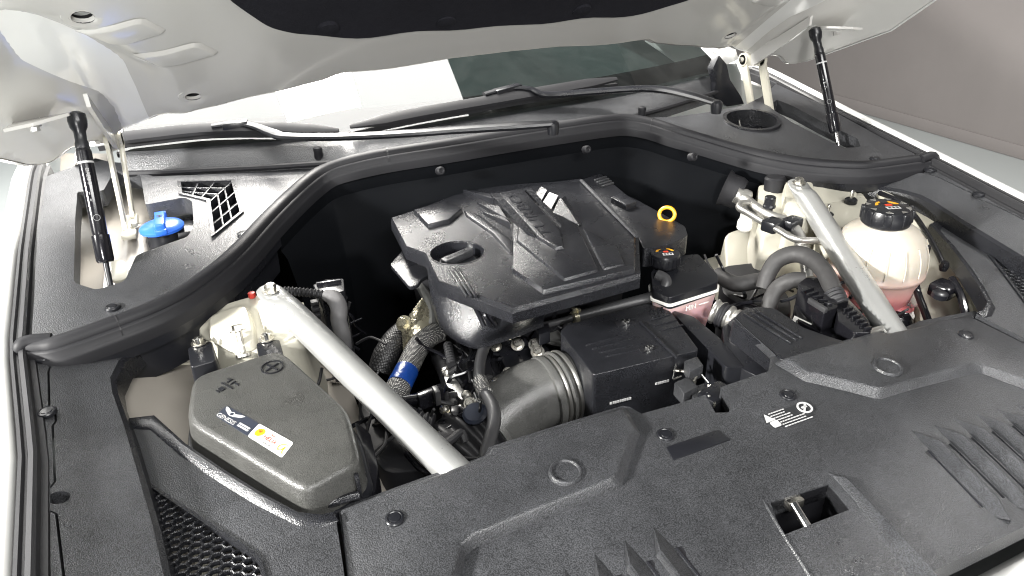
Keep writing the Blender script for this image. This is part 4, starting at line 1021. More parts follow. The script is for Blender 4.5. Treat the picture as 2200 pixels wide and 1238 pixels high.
def tank_mat(name, top, fluid, level, soft):
    m = mat(name, top, .32, sss=.5, spec=.4); nt = m.node_tree; b = nt.nodes['Principled BSDF']
    g = nt.nodes.new('ShaderNodeNewGeometry'); sx = nt.nodes.new('ShaderNodeSeparateXYZ'); mr = nt.nodes.new('ShaderNodeMapRange')
    mr.inputs['From Min'].default_value = level-soft; mr.inputs['From Max'].default_value = level+soft
    mx = nt.nodes.new('ShaderNodeMix'); mx.data_type = 'RGBA'; mx.inputs['A'].default_value = (*fluid, 1); mx.inputs['B'].default_value = (*top, 1)
    nt.links.new(g.outputs['Position'], sx.inputs[0]); nt.links.new(sx.outputs['Z'], mr.inputs['Value']); nt.links.new(mr.outputs[0], mx.inputs['Factor']); nt.links.new(mx.outputs['Result'], b.inputs['Base Color'])
tank_mat('coolant_tank_plastic', (.48, .44, .375), (.60, .19, .20), .836, .034)
tank_mat('brake_tank_plastic', (.60, .50, .46), (.60, .36, .38), .84, .02)
def ribbed(path, r, pitch, depth, name, mt, parent, label=None, seg=14):
    P = smooth(path, 24); L = 0; out = []; R = []
    for i, p in enumerate(P):
        if i: L += (p-P[i-1]).length
        out.append(p); R.append(r+depth*math.sin(2*math.pi*L/pitch))
    return M().tube(out, R, seg, sm=False).build(name, mt, parent, label, ang=70)
# ------------------------------------------------------------------ intake: elbow, clamps, bellows, box
el = PT((1262, 812, .770), (1212, 830, .768), (1150, 850, .765), (1095, 882, .757), (1050, 922, .745))
elbow = M().tube(el, [.050, .052, .055, .055, .054], 32, 8).build('intake_elbow', 'pipe_plastic', car, 'grey brown plastic intake elbow clamped to the black intake box', ang=60)
ax0 = (el[0]-el[1]).normalized()
for k, (t, w, r, mt, nm) in enumerate(((-.022, .010, .0575, 'pipe_plastic', 'collar'), (-.008, .005, .0560, 'aluminium', 'hose_clamp'), (.000, .005, .0585, 'pipe_plastic', 'collar'), (.010, .006, .0575, 'aluminium', 'hose_clamp'))):
    c = el[1]+ax0*(t-.012)
    M().lathe(c, ax0, [(r-.006, -.001), (r, 0), (r+.0008, w/2), (r, w), (r-.006, w+.001)], 40).build(nm, mt, elbow)
ed = (el[4]-el[3]).normalized()
M().lathe(el[4]-ed*.004, ed, [(.052, 0), (.060, .002), (.060, .010), (.053, .012)], 36).build('flange', 'pipe_plastic', elbow)
bc = [el[4]+ed*.006, el[4]+ed*.05, el[4]+ed*.09+V((0, 0, -.02))]
ribbed(bc, .055, .014, .005, 'bellows', 'soft_rubber', elbow, seg=28)
# flat embossed mark
A = WF(1166, 800, lambda x, y: .8215); 
# the box
zb = .842
bx = pz(zb, (1203, 712), (1218, 697), (1392, 652), (1440, 668), (1502, 752), (1275, 806))
ibox = M().prism(rnd(bx, .006, 3), .13, bevel=.006, seg=3).build('intake_box', 'fine_plastic', car, 'black intake box with two slots in its lid behind the radiator cover')
rb = pz(.836, (1440, 665), (1472, 700), (1560, 790), (1600, 790), (1545, 725), (1490, 680))
M().prism(rnd(rb, .006, 3), .10, bevel=.005).build('side_duct', 'smooth_plastic', ibox)
def ridge(par, a, b, z, w=.0022, h=.0016, mt='fine_plastic', nm='ridge'):
    a = W(*a, z); b = W(*b, z); d = (b-a)/2
    M().box((a+b)/2, d, V((-d.y, d.x, 0)).normalized()*w, (0, 0, h), .0007).build(nm, mt, par)
for k in range(4): ridge(ibox, (1258+k*14, 742-k*1+k*9), (1352+k*18, 716+k*9.5), zb+.0005, .0014, .001)
for k in range(3): ridge(ibox, (1392+k*12, 690+k*11), (1440+k*14, 676+k*11), zb+.0005, .0014, .001)
ridge(ibox, (1374, 690), (1455, 770), zb+.002, .0015, .002)
for (px, py) in ((1338, 694), (1388, 750)):
    q = pz(zb+.0012, (px-18, py-2), (px+10, py-10), (px+20, py-2), (px-8, py+8))
    sl = M().prism(q, .003).build('slot', 'dark', ibox)
    for k in range(3):
        c = W(px+2+k*5, py-4+(k % 2)*4, zb+.002); M().lathe(c, (0, 0, 1), [(.0028, -.002), (.0028, .002), (0, .003)], 8).build('spring_pin', 'bright_steel', ibox)
for i in range(4):
    for j in range(3):
        c = W(1398+i*8+j*3, 668+j*7-i*2, zb+.001); M().lathe(c, (0, 0, 1), [(.0022, -.001), (.002, .001), (0, .0012)], 8).build('dimple', 'smooth_plastic', ibox)
fn = (bx[5]-bx[4]); fn = V((0, 0, 1)).cross(fn).normalized()
if fn.y > 0: fn = -fn
fx = (bx[4]-bx[5]).normalized()
for t, z, n in ((.17, .785, 9), (.60, .800, 6)):
    O = bx[5].lerp(bx[4], t); O.z = z; O += fn*.0008; x = 0; m = M()
    for k in range(n):
        w = random.uniform(.0022, .0034); m.box(O+fx*x, fx*w/2, (0, 0, .0019), fn*.0005); x += w+.0009
    m.build('part_number', 'white_print', ibox)
# facets and connectors at the front right of the box
for k, P4 in enumerate((((1470, 775), (1498, 765), (1512, 785), (1482, 798)), ((1448, 822), (1478, 808), (1500, 830), (1470, 846)), ((1480, 838), (1512, 822), (1522, 842), (1492, 858)))):
    q = pz(.845-.008*k, *P4); M().prism(q, .02, bevel=.002).build('facet', 'grain_plastic', ibox)
for k in range(14):
    px = random.uniform(1435, 1535); py = 800+(px-1435)*.35+random.uniform(-22, 30)
    a = W(px, py, .825+random.uniform(-.01, .008)); d = V((random.uniform(-1, 1), random.uniform(-1, 1), random.uniform(-.2, .6))).normalized()
    M().tube([a, a+d*random.uniform(.012, .03)], random.uniform(.0012, .0028), 8, sm=False).build('spring_pin', random.choice(['bright_steel', 'zinc', 'smooth_plastic']), ibox)
cn = M().box(W(1540, 862, .835), (.022, .006, 0), (-.004, .016, 0), (0, 0, .016), .003).build('latch_connector', 'smooth_plastic', car, 'small latch cable connector with cream pins in the notch of the radiator cover')
for k in range(14):
    a = W(1508+k*4.2, 832+k*3.2+random.uniform(-16, 18), .845+random.uniform(-.012, .004)); d = V((random.uniform(-1, 1), random.uniform(-.8, .2), random.uniform(-.2, .6))).normalized(); q = random.uniform(.45, .8)
    M().lathe(a, d, [(.003*q, -.006*q), (.0045*q, -.004*q), (.0045*q, .004*q), (.003*q, .006*q), (.0015, .007*q), (.0015, .016*q)], 10).build('pin', random.choice(['cream_paint', 'zinc', 'gloss_plastic', 'cast_metal']), cn)
# ------------------------------------------------------------------ coolant hose, pipe, clamps
ho = [(1128, 708, .822), (1099, 717, .822), (1068, 724, .823), (1045, 740, .825), (1035, 762, .826), (1030, 790, .828), (1031, 815, .830), (1042, 845, .832), (1058, 873, .833), (1062, 901, .833), (1055, 935, .83), (1045, 972, .825), (1038, 1005, .815)]
hose = M().tube(PT(*ho), [.0070, .0085, .0085, .0085, .0085, .0085, .0085, .0085, .0092, .0092, .0092, .0092, .009], 18, 8).build('coolant_hose', 'hose_rubber', car, 'grey rubber coolant hose looping down over the intake elbow', ang=70)
slv = M().tube(PT((1031, 818, .8305), (1036, 832, .8315), (1043, 847, .833)), .0108, 16).build('braided_sleeve', 'braid', hose)
pp = [(1100, 716, .822), (1135, 706, .823), (1185, 695, .824), (1235, 682, .825)]
M().tube(PT(*pp), .0055, 12).build('metal_pipe', 'hose_rubber', hose)
M().tube(PT((1232, 683, .825), (1300, 665, .83), (1370, 647, .84), (1405, 636, .85), (1428, 618, .865), (1428, 600, .875), (1410, 590, .88)), [.0095, .0095, .0095, .0095, .010, .010, .009], 14).build('breather_hose', 'hose_rubber', hose)
def clamp(px, py, z, px2, py2, r, par):
    c = W(px, py, z); d = (W(px2, py2, z)-c).normalized()
    o = M().lathe(c-d*.004, d, [(r, 0), (r+.0012, 0), (r+.0012, .003), (r+.0004, .0034), (r+.0004, .0052), (r+.0012, .0056), (r+.0012, .0085), (r, .0085)], 24).build('spring_clamp', 'foil', par)
    n = V((0, 0, 1)); s = d.cross(n).normalized()
    m = M(); m.box(c+n*(r+.004), d*.004, s*.0025, n*.004, .0008); m.box(c+n*(r+.0035)-s*.006, d*.002, s*.0035, n*.0012, .0004)
    m.box(c+n*(r+.0035)+d*.006+s*.003, d*.0025, s*.003, n*.003, .0006); m.build('clamp_ear', 'foil', par)
clamp(1088, 719, .823, 1130, 708, .0088, hose); clamp(1235, 682, .826, 1300, 665, .0098, hose)
bk = M().prism(rnd(pz(.828, (1150, 700), (1178, 692), (1182, 712), (1158, 720)), .003), .02, bevel=.002).build('pipe_bracket', 'smooth_plastic', car, 'black pipe bracket with two zinc bolts beside the intake elbow')
M().tube(PT((1158, 714, .81), (1148, 735, .80), (1150, 760, .79), (1175, 775, .785)), .008, 8, flat=.4).build('bracket_leg', 'smooth_plastic', bk)
for px, py in ((1150, 741), (1155, 757), (1112, 741)): 
    hexbolt(W(px, py, .80), (CAM-W(px, py, .8)).normalized()+V((0, 0, .6)), 1.3).build('bolt', 'zinc', bk)
# cast housing and dark round covers behind the elbow
th = M().lathe(W(1205, 690, .79), (-.15, -.5, .8), [(.04, -.02), (.052, 0), (.052, .008), (.044, .014), (.03, .012), (0, .012)], 36).build('throttle_housing', 'cast_metal', car, 'cast metal housing behind the intake box')
M().lathe(W(1215, 662, .795), (.0, -.3, .9), [(.035, -.01), (.043, 0), (.040, .012), (.02, .016), (0, .016)], 32).build('housing_dome', 'cast_metal', th)
pc = M().lathe(W(1098, 775, .77), (-.25, -.6, .75), [(.046, -.04), (.046, 0), (.042, .006), (.034, .006), (.032, .002), (0, .002)], 36).build('pulley_cover', 'gloss_plastic', car, 'glossy black round cover between hose and intake elbow')
for a in range(5): 
    M().box(W(1098, 775, .775)+V((.02*math.cos(a*1.256), .01*math.sin(a*1.256), .012)), (.012*math.cos(a*1.256), .006*math.sin(a*1.256), .004), (.001, .001, 0), (0, 0, .002)).build('cover_rib', 'smooth_plastic', pc)
M().prism(rnd(pz(.79, (1060, 735), (1130, 720), (1180, 745), (1190, 790), (1090, 800)), .01), .08, bevel=.004).build('engine_front', 'smooth_plastic', car, 'black engine front casing behind the coolant hose')
M().prism(rnd(pz(.775, (945, 745), (1040, 735), (1060, 800), (1030, 880), (975, 870)), .01), .08, bevel=.006).build('lower_casing', 'dark', car, 'dark casing under the loose wires')
# loose wires
wires = [((962, 738, .80), (968, 765, .795), (972, 790, .79), (985, 815, .785), (1003, 835, .78)), ((975, 742, .80), (1000, 760, .80), (1015, 775, .80), (1028, 765, .80)), ((968, 788, .79), (990, 775, .797), (1010, 772, .80), (1025, 755, .802)),
         ((985, 740, .80), (995, 765, .80), (985, 785, .795), (1000, 800, .79), (1015, 795, .79)), ((1005, 740, .80), (1012, 760, .803), (995, 780, .80)), ((1010, 812, .79), (1020, 830, .79), (1012, 850, .785), (1025, 880, .79)), ((1020, 845, .80), (1028, 870, .80), (1025, 890, .795)), ((1035, 845, .81), (1032, 870, .81), (1030, 893, .80))]
wh = None
for i, w_ in enumerate(wires):
    m = M().tube(PT(*w_), .0042 if i == 0 else .0022, 8)
    if wh is None: wh = m.build('wiring_loom', 'smooth_plastic', car, 'bunch of thin black wires left of the coolant hose')
    else: m.build('wire', 'gloss_plastic' if i % 2 else 'smooth_plastic', wh)
ribbed(PT((962, 740, .805), (966, 762, .80), (970, 785, .796)), .007, .006, .0009, 'conduit', 'soft_rubber', wh)
M().lathe(W(1020, 888, .80), (-.3, -.3, 1), [(.016, -.006), (.018, 0), (.014, .004), (0, .005)], 20).build('sensor_base', 'navy_print', wh)
for px, py, z in ((958, 800, .785), (1003, 850, .79), (1063, 822, .80), (990, 880, .78), (956, 880, .765)):
    c = W(px, py, z); d = V((random.uniform(-.5, .5), -.5, random.uniform(.2, .8))).normalized()
    M().lathe(c, d, [(.005, -.008), (.0075, -.004), (.0075, .005), (.005, .008), (0, .009)], 14).build('loom_clip', 'zinc', wh)
M().prism(rnd(pz(.785, (948, 790), (965, 784), (990, 830), (1010, 850), (995, 862), (960, 828)), .003), .004, bevel=.001).build('loom_plate', 'cast_metal', wh)
M().prism(rnd(pz(.768, (952, 872), (966, 868), (970, 900), (960, 928), (952, 925)), .003), .003).build('loom_plate', 'foil', wh)
# dark rubber hose standing left of the wires
dh = M().tube(PT((945, 770, .77), (960, 800, .77), (975, 850, .765), (985, 888, .76), (1000, 920, .74)), .015, 18).build('radiator_hose', 'rubber', car, 'black radiator hose behind the silver brace')
ribbed(PT((978, 892, .775), (985, 905, .77), (990, 915, .768)), .013, .004, .001, 'hose_clamp', 'foil', dh)
# ------------------------------------------------------------------ braided harness, blue tape, heat shield
hb_ = M().tube(PT((948, 712, .795), (925, 722, .795), (900, 745, .79), (882, 778, .785), (866, 812, .78), (848, 848, .77), (825, 890, .75)), [.017, .018, .019, .0185, .018, .021, .024], 24, 8).build('braided_harness', 'braid', car, 'thick braided cable harness wrapped with blue tape', ang=70)
M().tube(PT((874, 796, .7825), (866, 812, .7802), (858, 828, .777)), [.0192, .0190, .0198], 24).build('blue_tape', 'blue_tape', hb_)
bd = M().tube(PT((868, 705, .78), (848, 730, .775), (828, 765, .76), (815, 800, .74)), [.016, .02, .022, .02], 20).build('mesh_sleeve', 'dark_braid', car, 'black knitted mesh sleeve beside the foil heat shield')
# embossed foil heat shield
m = M(); rows = []
quad = [W(912, 634, .835), W(862, 700, .80), W(868, 762, .765), W(945, 722, .79)]
N = 24
for i in range(N+1):
    r = []
    for j in range(N+1):
        u, v = i/N, j/N
        p = (quad[0]*(1-u)+quad[1]*u)*(1-v)+(quad[3]*(1-u)+quad[2]*u)*v
        bul = .016*math.sin(math.pi*u)*math.sin(math.pi*v)
        em = .0028*((i+j) % 2)+random.uniform(-.0006, .0006)
        r.append(p+V((-.55, -.6, .55))*(bul+em))
    rows.append(r)
hs = M().sheet(rows).build('heat_shield', 'foil', car, 'crinkled pale foil heat shield beside the engine cover', ang=12)
hexbolt(W(868, 695, .812), (-.5, -.5, .6), 1.6).build('bolt', 'foil', hs)
M().tube(PT((903, 615, .84), (918, 640, .83), (928, 668, .815), (930, 700, .80)), [.008, .010, .008, .010], 10).build('lifting_eye', 'cast_metal', car, 'cast metal lifting eye above the foil heat shield')
# ------------------------------------------------------------------ left of the engine: connector block, taped cable, conduit
ribbed(PT((586, 628, .918), (620, 626, .915), (660, 629, .91), (700, 634, .905)), .0065, .0055, .0011, 'corrugated_conduit', 'soft_rubber', car, 'black corrugated conduit leaving the fuse box strut tower')
cb = M().prism(rnd(pz(.905, (672, 612), (700, 600), (738, 598), (740, 625), (690, 640)), .004, 3), .16, bevel=.003).build('connector_block', 'smooth_plastic', car, 'tall black connector block with a taped grey cable')
ridge(cb, (680, 612), (733, 604), .907, .0035, .004, 'gloss_plastic', 'top_latch')
tg = mat('grey_tape', (.10, .098, .10), .65, grain=.5, gscale=60, gdist=.004, cvar=.25, cscale=60)
M().tube(PT((700, 634, .908), (718, 642, .906), (728, 662, .90), (728, 690, .885), (737, 722, .865), (742, 760, .83)), [.009, .013, .013, .012, .012, .010], 14).build('taped_cable', 'grey_tape', cb)
for k in range(10):
    M().box(W(676+k*2.2, 650+k*13, .89-k*.008), (.006, 0, 0), (0, .006, 0), (0, 0, .003), .001).build('block_rib', 'soft_rubber', cb)
M().prism(pz(.86, (630, 655), (652, 648), (660, 672), (640, 680)), .01, bevel=.002).build('cream_tab', 'cream_paint', tower)
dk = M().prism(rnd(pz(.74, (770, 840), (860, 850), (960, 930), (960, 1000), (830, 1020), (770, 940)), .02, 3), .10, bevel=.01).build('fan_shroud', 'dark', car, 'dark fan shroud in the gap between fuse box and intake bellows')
ribbed(PT((810, 855, .79), (850, 880, .785), (890, 905, .78), (930, 915, .775)), .016, .009, .0018, 'ribbed_pipe', 'dark', car, 'black ribbed pipe crossing behind the silver brace')
cl = M().box(W(925, 853, .79), (.02, .004, 0), (0, .008, 0), (0, 0, .012), .002).build('cable_plug', 'gloss_plastic', car, 'glossy black cable plug beside the braided harness')
M().box(W(938, 850, .80), (.004, 0, 0), (0, .009, 0), (0, 0, .012), .001).build('plug_latch', 'hose_rubber', cl)
M().tube(PT((870, 862, .78), (900, 858, .785), (925, 855, .79)), .009, 12).build('plug_cable', 'gloss_plastic', cl)
m = M().prism(rnd(pz(.84, (762, 905), (795, 930), (812, 1000), (806, 1060), (785, 1060), (775, 980)), .006), .05, bevel=.003); m.build('side_bracket', 'gloss_plastic', car, 'glossy black bracket on the brace side of the fuse box')
M().tube(PT((938, 960, .80), (965, 948, .80), (990, 930, .80), (1000, 950, .79)), .006, 10).build('shroud_rail', 'soft_rubber', dk)
M().tube(PT((880, 935, .80), (930, 938, .80), (985, 938, .795)), .007, 8, flat=.6).build('shroud_rail', 'soft_rubber', dk)
# ------------------------------------------------------------------ dipstick
c = W(1433, 461, .92); ax_ = (CAM-c).normalized()+V((-.5, 0, .3)); ax_.normalize()
a_ = ax_.cross(V((0, 0, 1))).normalized(); b_ = a_.cross(ax_)
ring = [c+(a_*math.cos(t)*.0145+b_*math.sin(t)*.0130) for t in [2*math.pi*k/28 for k in range(29)]]
ds = M().tube(ring, .0034, 10, sm=False, upv=tuple(ax_)).build('dipstick', 'orange', car, 'orange ring handle of the oil dipstick behind the engine cover')
M().tube([c-b_*.018, c-b_*.045, c-b_*.10], .004, 10).build('dipstick_tube', 'smooth_plastic', ds)
# ------------------------------------------------------------------ brake fluid reservoir
bl_ = PT((1398, 585, .878), (1415, 568, .882), (1470, 548, .882), (1500, 545, .88), (1543, 590, .872), (1543, 606, .868), (1440, 640, .866), (1402, 622, .87))
bf = M().prism(rnd(bl_, .006, 3), .022, bevel=.005, seg=3).build('brake_reservoir', 'smooth_plastic', car, 'black topped brake fluid reservoir with a pink tank')
tk = [V((p.x, p.y, .862-.0)) for p in flare(bl_, .003)]
M().prism(rnd([p-V((0, 0, .008)) for p in tk], .006, 3), .004, bevel=.0012).build('tank_rim', 'label_white', bf)
tnk = M().prism(rnd([V((p.x, p.y, .852)) for p in flare(bl_, .0)], .006, 3), .075, bevel=.002, fl=-.012).build('fluid_tank', 'brake_tank_plastic', bf)
f0, f1 = V((tk[6].x, tk[6].y, .835)), V((tk[5].x, tk[5].y, .835)); fx = (f1-f0).normalized(); fnn = V((fx.y, -fx.x, 0))
text_bm('MIN', f0.lerp(f1, .42)+fnn*.002+V((0, 0, .004)), fx, (0, 0, 1), .012, .0006).build('min_mark', 'label_white', bf)
M().box(f0.lerp(f1, .68)+fnn*.002+V((0, 0, .004)), fx*.010, (0, 0, .0006), fnn*.0006).build('min_line', 'label_white', bf)
cc = W(1428, 566, .884)
cp = M().lathe(cc, (0, 0, 1), [(.021, -.004), (.0245, 0), (.0250, .004), (.0250, .016), (.0235, .020), (.020, .0205), (0, .0205)], 32).build('brake_cap', 'smooth_plastic', bf, 'black brake fluid cap with orange and white warning print')
for k in range(20):
    a = 2*math.pi*k/20; M().box(cc+V((.0252*math.cos(a), .0252*math.sin(a), .009)), (.001*math.cos(a), .001*math.sin(a), 0), (-.0014*math.sin(a), .0014*math.cos(a), 0), (0, 0, .0065)).build('cap_rib', 'smooth_plastic', cp)
def cap_print(cc, z, R, par, lines=3):
    u = V((.95, -.3, 0)).normalized(); v = V((.3, .95, 0)).normalized(); o = cc+V((0, 0, z))
    arc = [o+u*R*.78*math.cos(t)+v*R*.78*math.sin(t) for t in [math.radians(15+150/10*k) for k in range(11)]]
    arc += [o+u*R*.55*math.cos(t)+v*R*.55*math.sin(t)+v*R*.1 for t in [math.radians(165-150/10*k) for k in range(11)]]
    M().prism(arc, .0004).build('orange_print', 'orange', par)
    m = M(); m.box(o-v*R*.35+u*R*.1, u*R*.42, v*R*.18, (0, 0, .0002)); m.build('white_print', 'white_print', par)
    for k in range(lines): M().box(o-v*R*.35+u*R*(-.14+.24*k)+V((0, 0, .0003)), u*R*.07, v*R*.10, (0, 0, .0002)).build('print_mark', 'label_black', par)
    M().box(o+v*R*.12+u*R*.05, u*R*.2, v*R*.12, (0, 0, .0002)).build('red_print', 'red_print', par)
    M().box(o+v*R*.62, u*R*.22, v*R*.10, (0, 0, .0007)).build('print_mark', 'label_black', par)
cap_print(cc, .0208, .021, cp)
# silver corrugated coupling under the reservoir
cpl = ribbed(PT((1532, 668, .835), (1555, 678, .832), (1585, 695, .828)), .020, .012, .0016, 'corrugated_coupling', 'aluminium', car, 'silver ringed hose coupling below the pink brake tank', 22)
ribbed(PT((1548, 676, .8335), (1562, 683, .832)), .0215, .008, .001, 'rubber_ring', 'rubber', cpl)
# ------------------------------------------------------------------ black resonator cover with ridges
zr_ = .868
rc = pz(zr_, (1572, 688), (1594, 666), (1625, 659), (1664, 662), (1691, 679), (1725, 703), (1793, 727), (1822, 735), (1680, 775), (1662, 757))
reso = M().prism(rnd(rc, .008, 3), .04, bevel=.005, seg=3, fl=.003).build('resonator_cover', 'fine_plastic', car, 'black ridged resonator cover beside the control unit')
rows = [[W(a, b, zr_+.001), W(a-14, b+6, zr_-.010), W(a-18, b+16, zr_-.05)] for a, b in ((1580, 684), (1600, 704), (1630, 730), (1668, 764))]
M().sheet(rows).build('side_chamfer', 'grain_plastic', reso)
for a, b in (((1597, 674), (1700, 737)), ((1612, 670), (1712, 731)), ((1624, 667), (1724, 727))): ridge(reso, a, b, zr_+.001, .0018, .0015)
lb = pz(.835, (1552, 698), (1575, 692), (1665, 775), (1680, 800), (1640, 815), (1590, 790), (1555, 740))
M().prism(rnd(lb, .008, 3), .10, bevel=.006).build('resonator_body', 'smooth_plastic', reso)
M().prism(pz(.866, (1655, 768), (1672, 762), (1680, 785), (1668, 800)), .02, bevel=.001).build('corner_block', 'grain_plastic', reso)
# ------------------------------------------------------------------ control unit with big connectors
cu = pz(.845, (1706, 655), (1735, 640), (1800, 665), (1872, 690), (1885, 720), (1850, 738), (1800, 735), (1715, 690))
ecu = M().prism(rnd(cu, .004, 3), .09, bevel=.003).build('control_unit', 'gloss_plastic', car, 'glossy black engine control unit with two wide plugs')
M().prism(rnd(pz(.880, (1714, 610), (1732, 596), (1772, 596), (1792, 625), (1800, 660), (1770, 672), (1738, 640)), .005, 3), .05, bevel=.005, seg=3).build('plug', 'gloss_plastic', ecu)
M().prism(rnd(pz(.872, (1795, 645), (1822, 640), (1868, 690), (1872, 715), (1835, 715), (1800, 690)), .005, 3), .05, bevel=.004, seg=3).build('plug', 'gloss_plastic', ecu)
for k in range(5):
    ridge(ecu, (1722+k*12, 628+k*6), (1748+k*10, 618+k*9), .882, .002, .002, 'gloss_plastic', 'plug_rib')
for k in range(6):
    ridge(ecu, (1812+k*9, 668+k*8), (1832+k*8, 660+k*9), .874, .0016, .003, 'gloss_plastic', 'plug_rib')
ridge(ecu, (1738, 645), (1775, 668), .884, .003, .004, 'hose_rubber', 'plug_lever')
lw = pz(.848, (1709, 676), (1740, 690), (1738, 709), (1707, 696))
M().raw([lw[0], lw[1], lw[1]-V((0, .002, .02)), lw[0]-V((0, .002, .02))], [[0, 1, 2, 3]])
la = W(1711, 677, .846)+V((-.004, -.004, 0)); lb2 = W(1741, 691, .846)+V((-.004, -.004, 0)); lx = (lb2-la).normalized(); lnn = (CAM-la); lnn -= lx*lnn.dot(lx); lnn.normalize(); lyy = lnn.cross(lx).normalized()
if lyy.z < 0: lyy = -lyy
lo = M().box((la+lb2)/2-lyy*.008, lx*.0155, lyy*.0085, lnn*.0006).build('paper_label', 'label_white', ecu, 'white paper label reading 99 I')
text_bm('99 I', (la+lb2)/2-lyy*.008+lnn*.0008, lx, lyy, .013, .0001).build('lettering', 'label_black', lo)
M().tube(PT((1640, 620, .84), (1652, 585, .865), (1672, 558, .885), (1708, 546, .898), (1742, 556, .90), (1768, 580, .895), (1785, 612, .885), (1797, 648, .872)), [.013, .0135, .014, .0145, .0145, .014, .014, .014], 18, 8).build('taped_harness', 'tape', ecu)
M().tube(PT((1648, 690, .80), (1655, 648, .83), (1672, 618, .85), (1700, 603, .865), (1730, 602, .868)), [.013, .0135, .0135, .0135, .013], 18).build('taped_harness', 'tape', ecu)
ribbed(PT((1790, 628, .880), (1798, 645, .873), (1803, 655, .868)), .0155, .006, .001, 'harness_boot', 'soft_rubber', ecu)
M().tube(PT((1832, 755, .855), (1850, 728, .858), (1875, 712, .858), (1905, 704, .855)), .005, 10).build('bare_pipe', 'aluminium', ecu)
M().tube(PT((1540, 590, .83), (1580, 610, .83), (1620, 605, .835), (1650, 600, .84)), .014, 12).build('dark_harness', 'tape', ecu)
M().prism(rnd(pz(.80, (1550, 570), (1640, 560), (1700, 640), (1700, 680), (1600, 660), (1550, 630)), .02), .12, bevel=.01).build('brake_booster', 'dark', car, 'dark brake booster behind the pink reservoir')
# ------------------------------------------------------------------ air conditioning pipes
a1 = PT((1596, 428, .885), (1622, 448, .89), (1650, 465, .895), (1690, 480, .895), (1712, 502, .885), (1728, 545, .86), (1740, 600, .83))
acp = M().tube(a1, [.014, .0125, .012, .012, .012, .012, .012], 18, 6).build('air_conditioning_pipe', 'aluminium', car, 'two bare aluminium air conditioning pipes beside the silver brace')
M().tube(PT((1610, 435, .900), (1592, 438, .902), (1588, 447, .902), (1606, 458, .902), (1640, 478, .902), (1672, 494, .900), (1695, 508, .895), (1716, 516, .89), (1745, 517, .885), (1785, 516, .88)), .0062, 14, 6).build('thin_pipe', 'aluminium', acp)
M().lathe(W(1600, 428, .885), (-.7, .6, .35), [(.015, -.01), (.020, -.006), (.020, .006), (.016, .012), (.016, .02)], 22).build('pipe_union', 'aluminium', acp)
M().lathe(W(1585, 415, .885), (-.6, .7, .25), [(.03, -.01), (.034, 0), (.034, .02), (.04, .03)], 26).build('grommet', 'rubber', acp)
M().box(W(1660, 484, .900), (.016, .004, 0), (-.004, .014, 0), (0, 0, .011), .004).build('pipe_clamp', 'smooth_plastic', acp)
M().box(W(1700, 480, .900), (.018, .004, 0), (-.004, .012, 0), (0, 0, .010), .004).build('pipe_clamp', 'smooth_plastic', acp)
c = W(1652, 448, .905); M().lathe(c, (0, 0, 1), [(.0075, -.012), (.0075, .002), (.012, .003), (.012, .006), (.0105, .008), (.0105, .022), (.009, .024), (0, .025)], 20).build('valve_cap', 'smooth_plastic', acp)
c = W(1601, 478, .875); M().lathe(c, (0, -.1, 1), [(.011, -.016), (.014, -.012), (.014, .002), (.0115, .006), (.0115, .018)], 18).build('clear_cap', 'label_white', acp)
# ------------------------------------------------------------------ coolant expansion tank
T0 = W(1902, 474, .940); bx_, by_ = T0.x+.004, T0.y
prof = [(.0, .762), (.055, .764), (.060, .775), (.0635, .80), (.068, .825), (.0735, .843), (.0755, .848), (.0775, .850), (.0775, .855), (.0760, .857), (.0765, .868), (.0755, .882), (.072, .897), (.065, .912), (.055, .924), (.043, .932), (.036, .936), (.034, .945)]
tank = M().lathe((bx_, by_, 0), (0, 0, 1), prof, 48).build('coolant_tank', 'coolant_tank_plastic', car, 'round translucent coolant tank with pink coolant and black cap', ang=60)
for k in range(16):
    a = 2*math.pi*k/16+.1
    pts = [V((bx_+r*math.cos(a), by_+r*math.sin(a), z)) for r, z in ((.0775, .862), (.0770, .878), (.0735, .895), (.0665, .911))]
    M().tube(pts, .0012, 6).build('rib', 'coolant_tank_plastic', tank)
cc = V((T0.x, T0.y, .940))
cp = M().lathe(cc, (0, 0, 1), [(.034, -.006), (.0385, -.002), (.0395, .004), (.0390, .016), (.036, .024), (.031, .0265), (0, .0265)], 40).build('coolant_cap', 'smooth_plastic', tank, 'black coolant cap with orange and white warning print')
for k in range(8):
    a = 2*math.pi*k/8; e = V((math.cos(a), math.sin(a), 0)); f_ = V((-math.sin(a), math.cos(a), 0))
    M().box(cc+e*.0372+V((0, 0, .013)), e*.0035, f_*.006, (0, 0, .011), .002).build('cap_lug', 'smooth_plastic', cp)
    M().prism([cc+V((0, 0, .0268))+e*.034+f_*.006, cc+V((0, 0, .0268))+e*.034-f_*.006, cc+V((0, 0, .0268))+e*.026], .0006).build('silver_point', 'aluminium', cp)
cap_print(cc, .0269, .027, cp)
for k, z in enumerate((.815, .803)):
    d = (CAM-V((bx_, by_, z))); d.z = 0; d.normalize(); d = Matrix.Rotation(math.radians(8), 3, 'Z')@d; s_ = V((-d.y, d.x, 0)); rr_ = .0662 if k == 0 else .0642
    M().box(V((bx_, by_, z))+d*rr_, s_*(.011-.003*k), (0, 0, .0008), d*.0008).build('level_mark', 'label_black', tank)
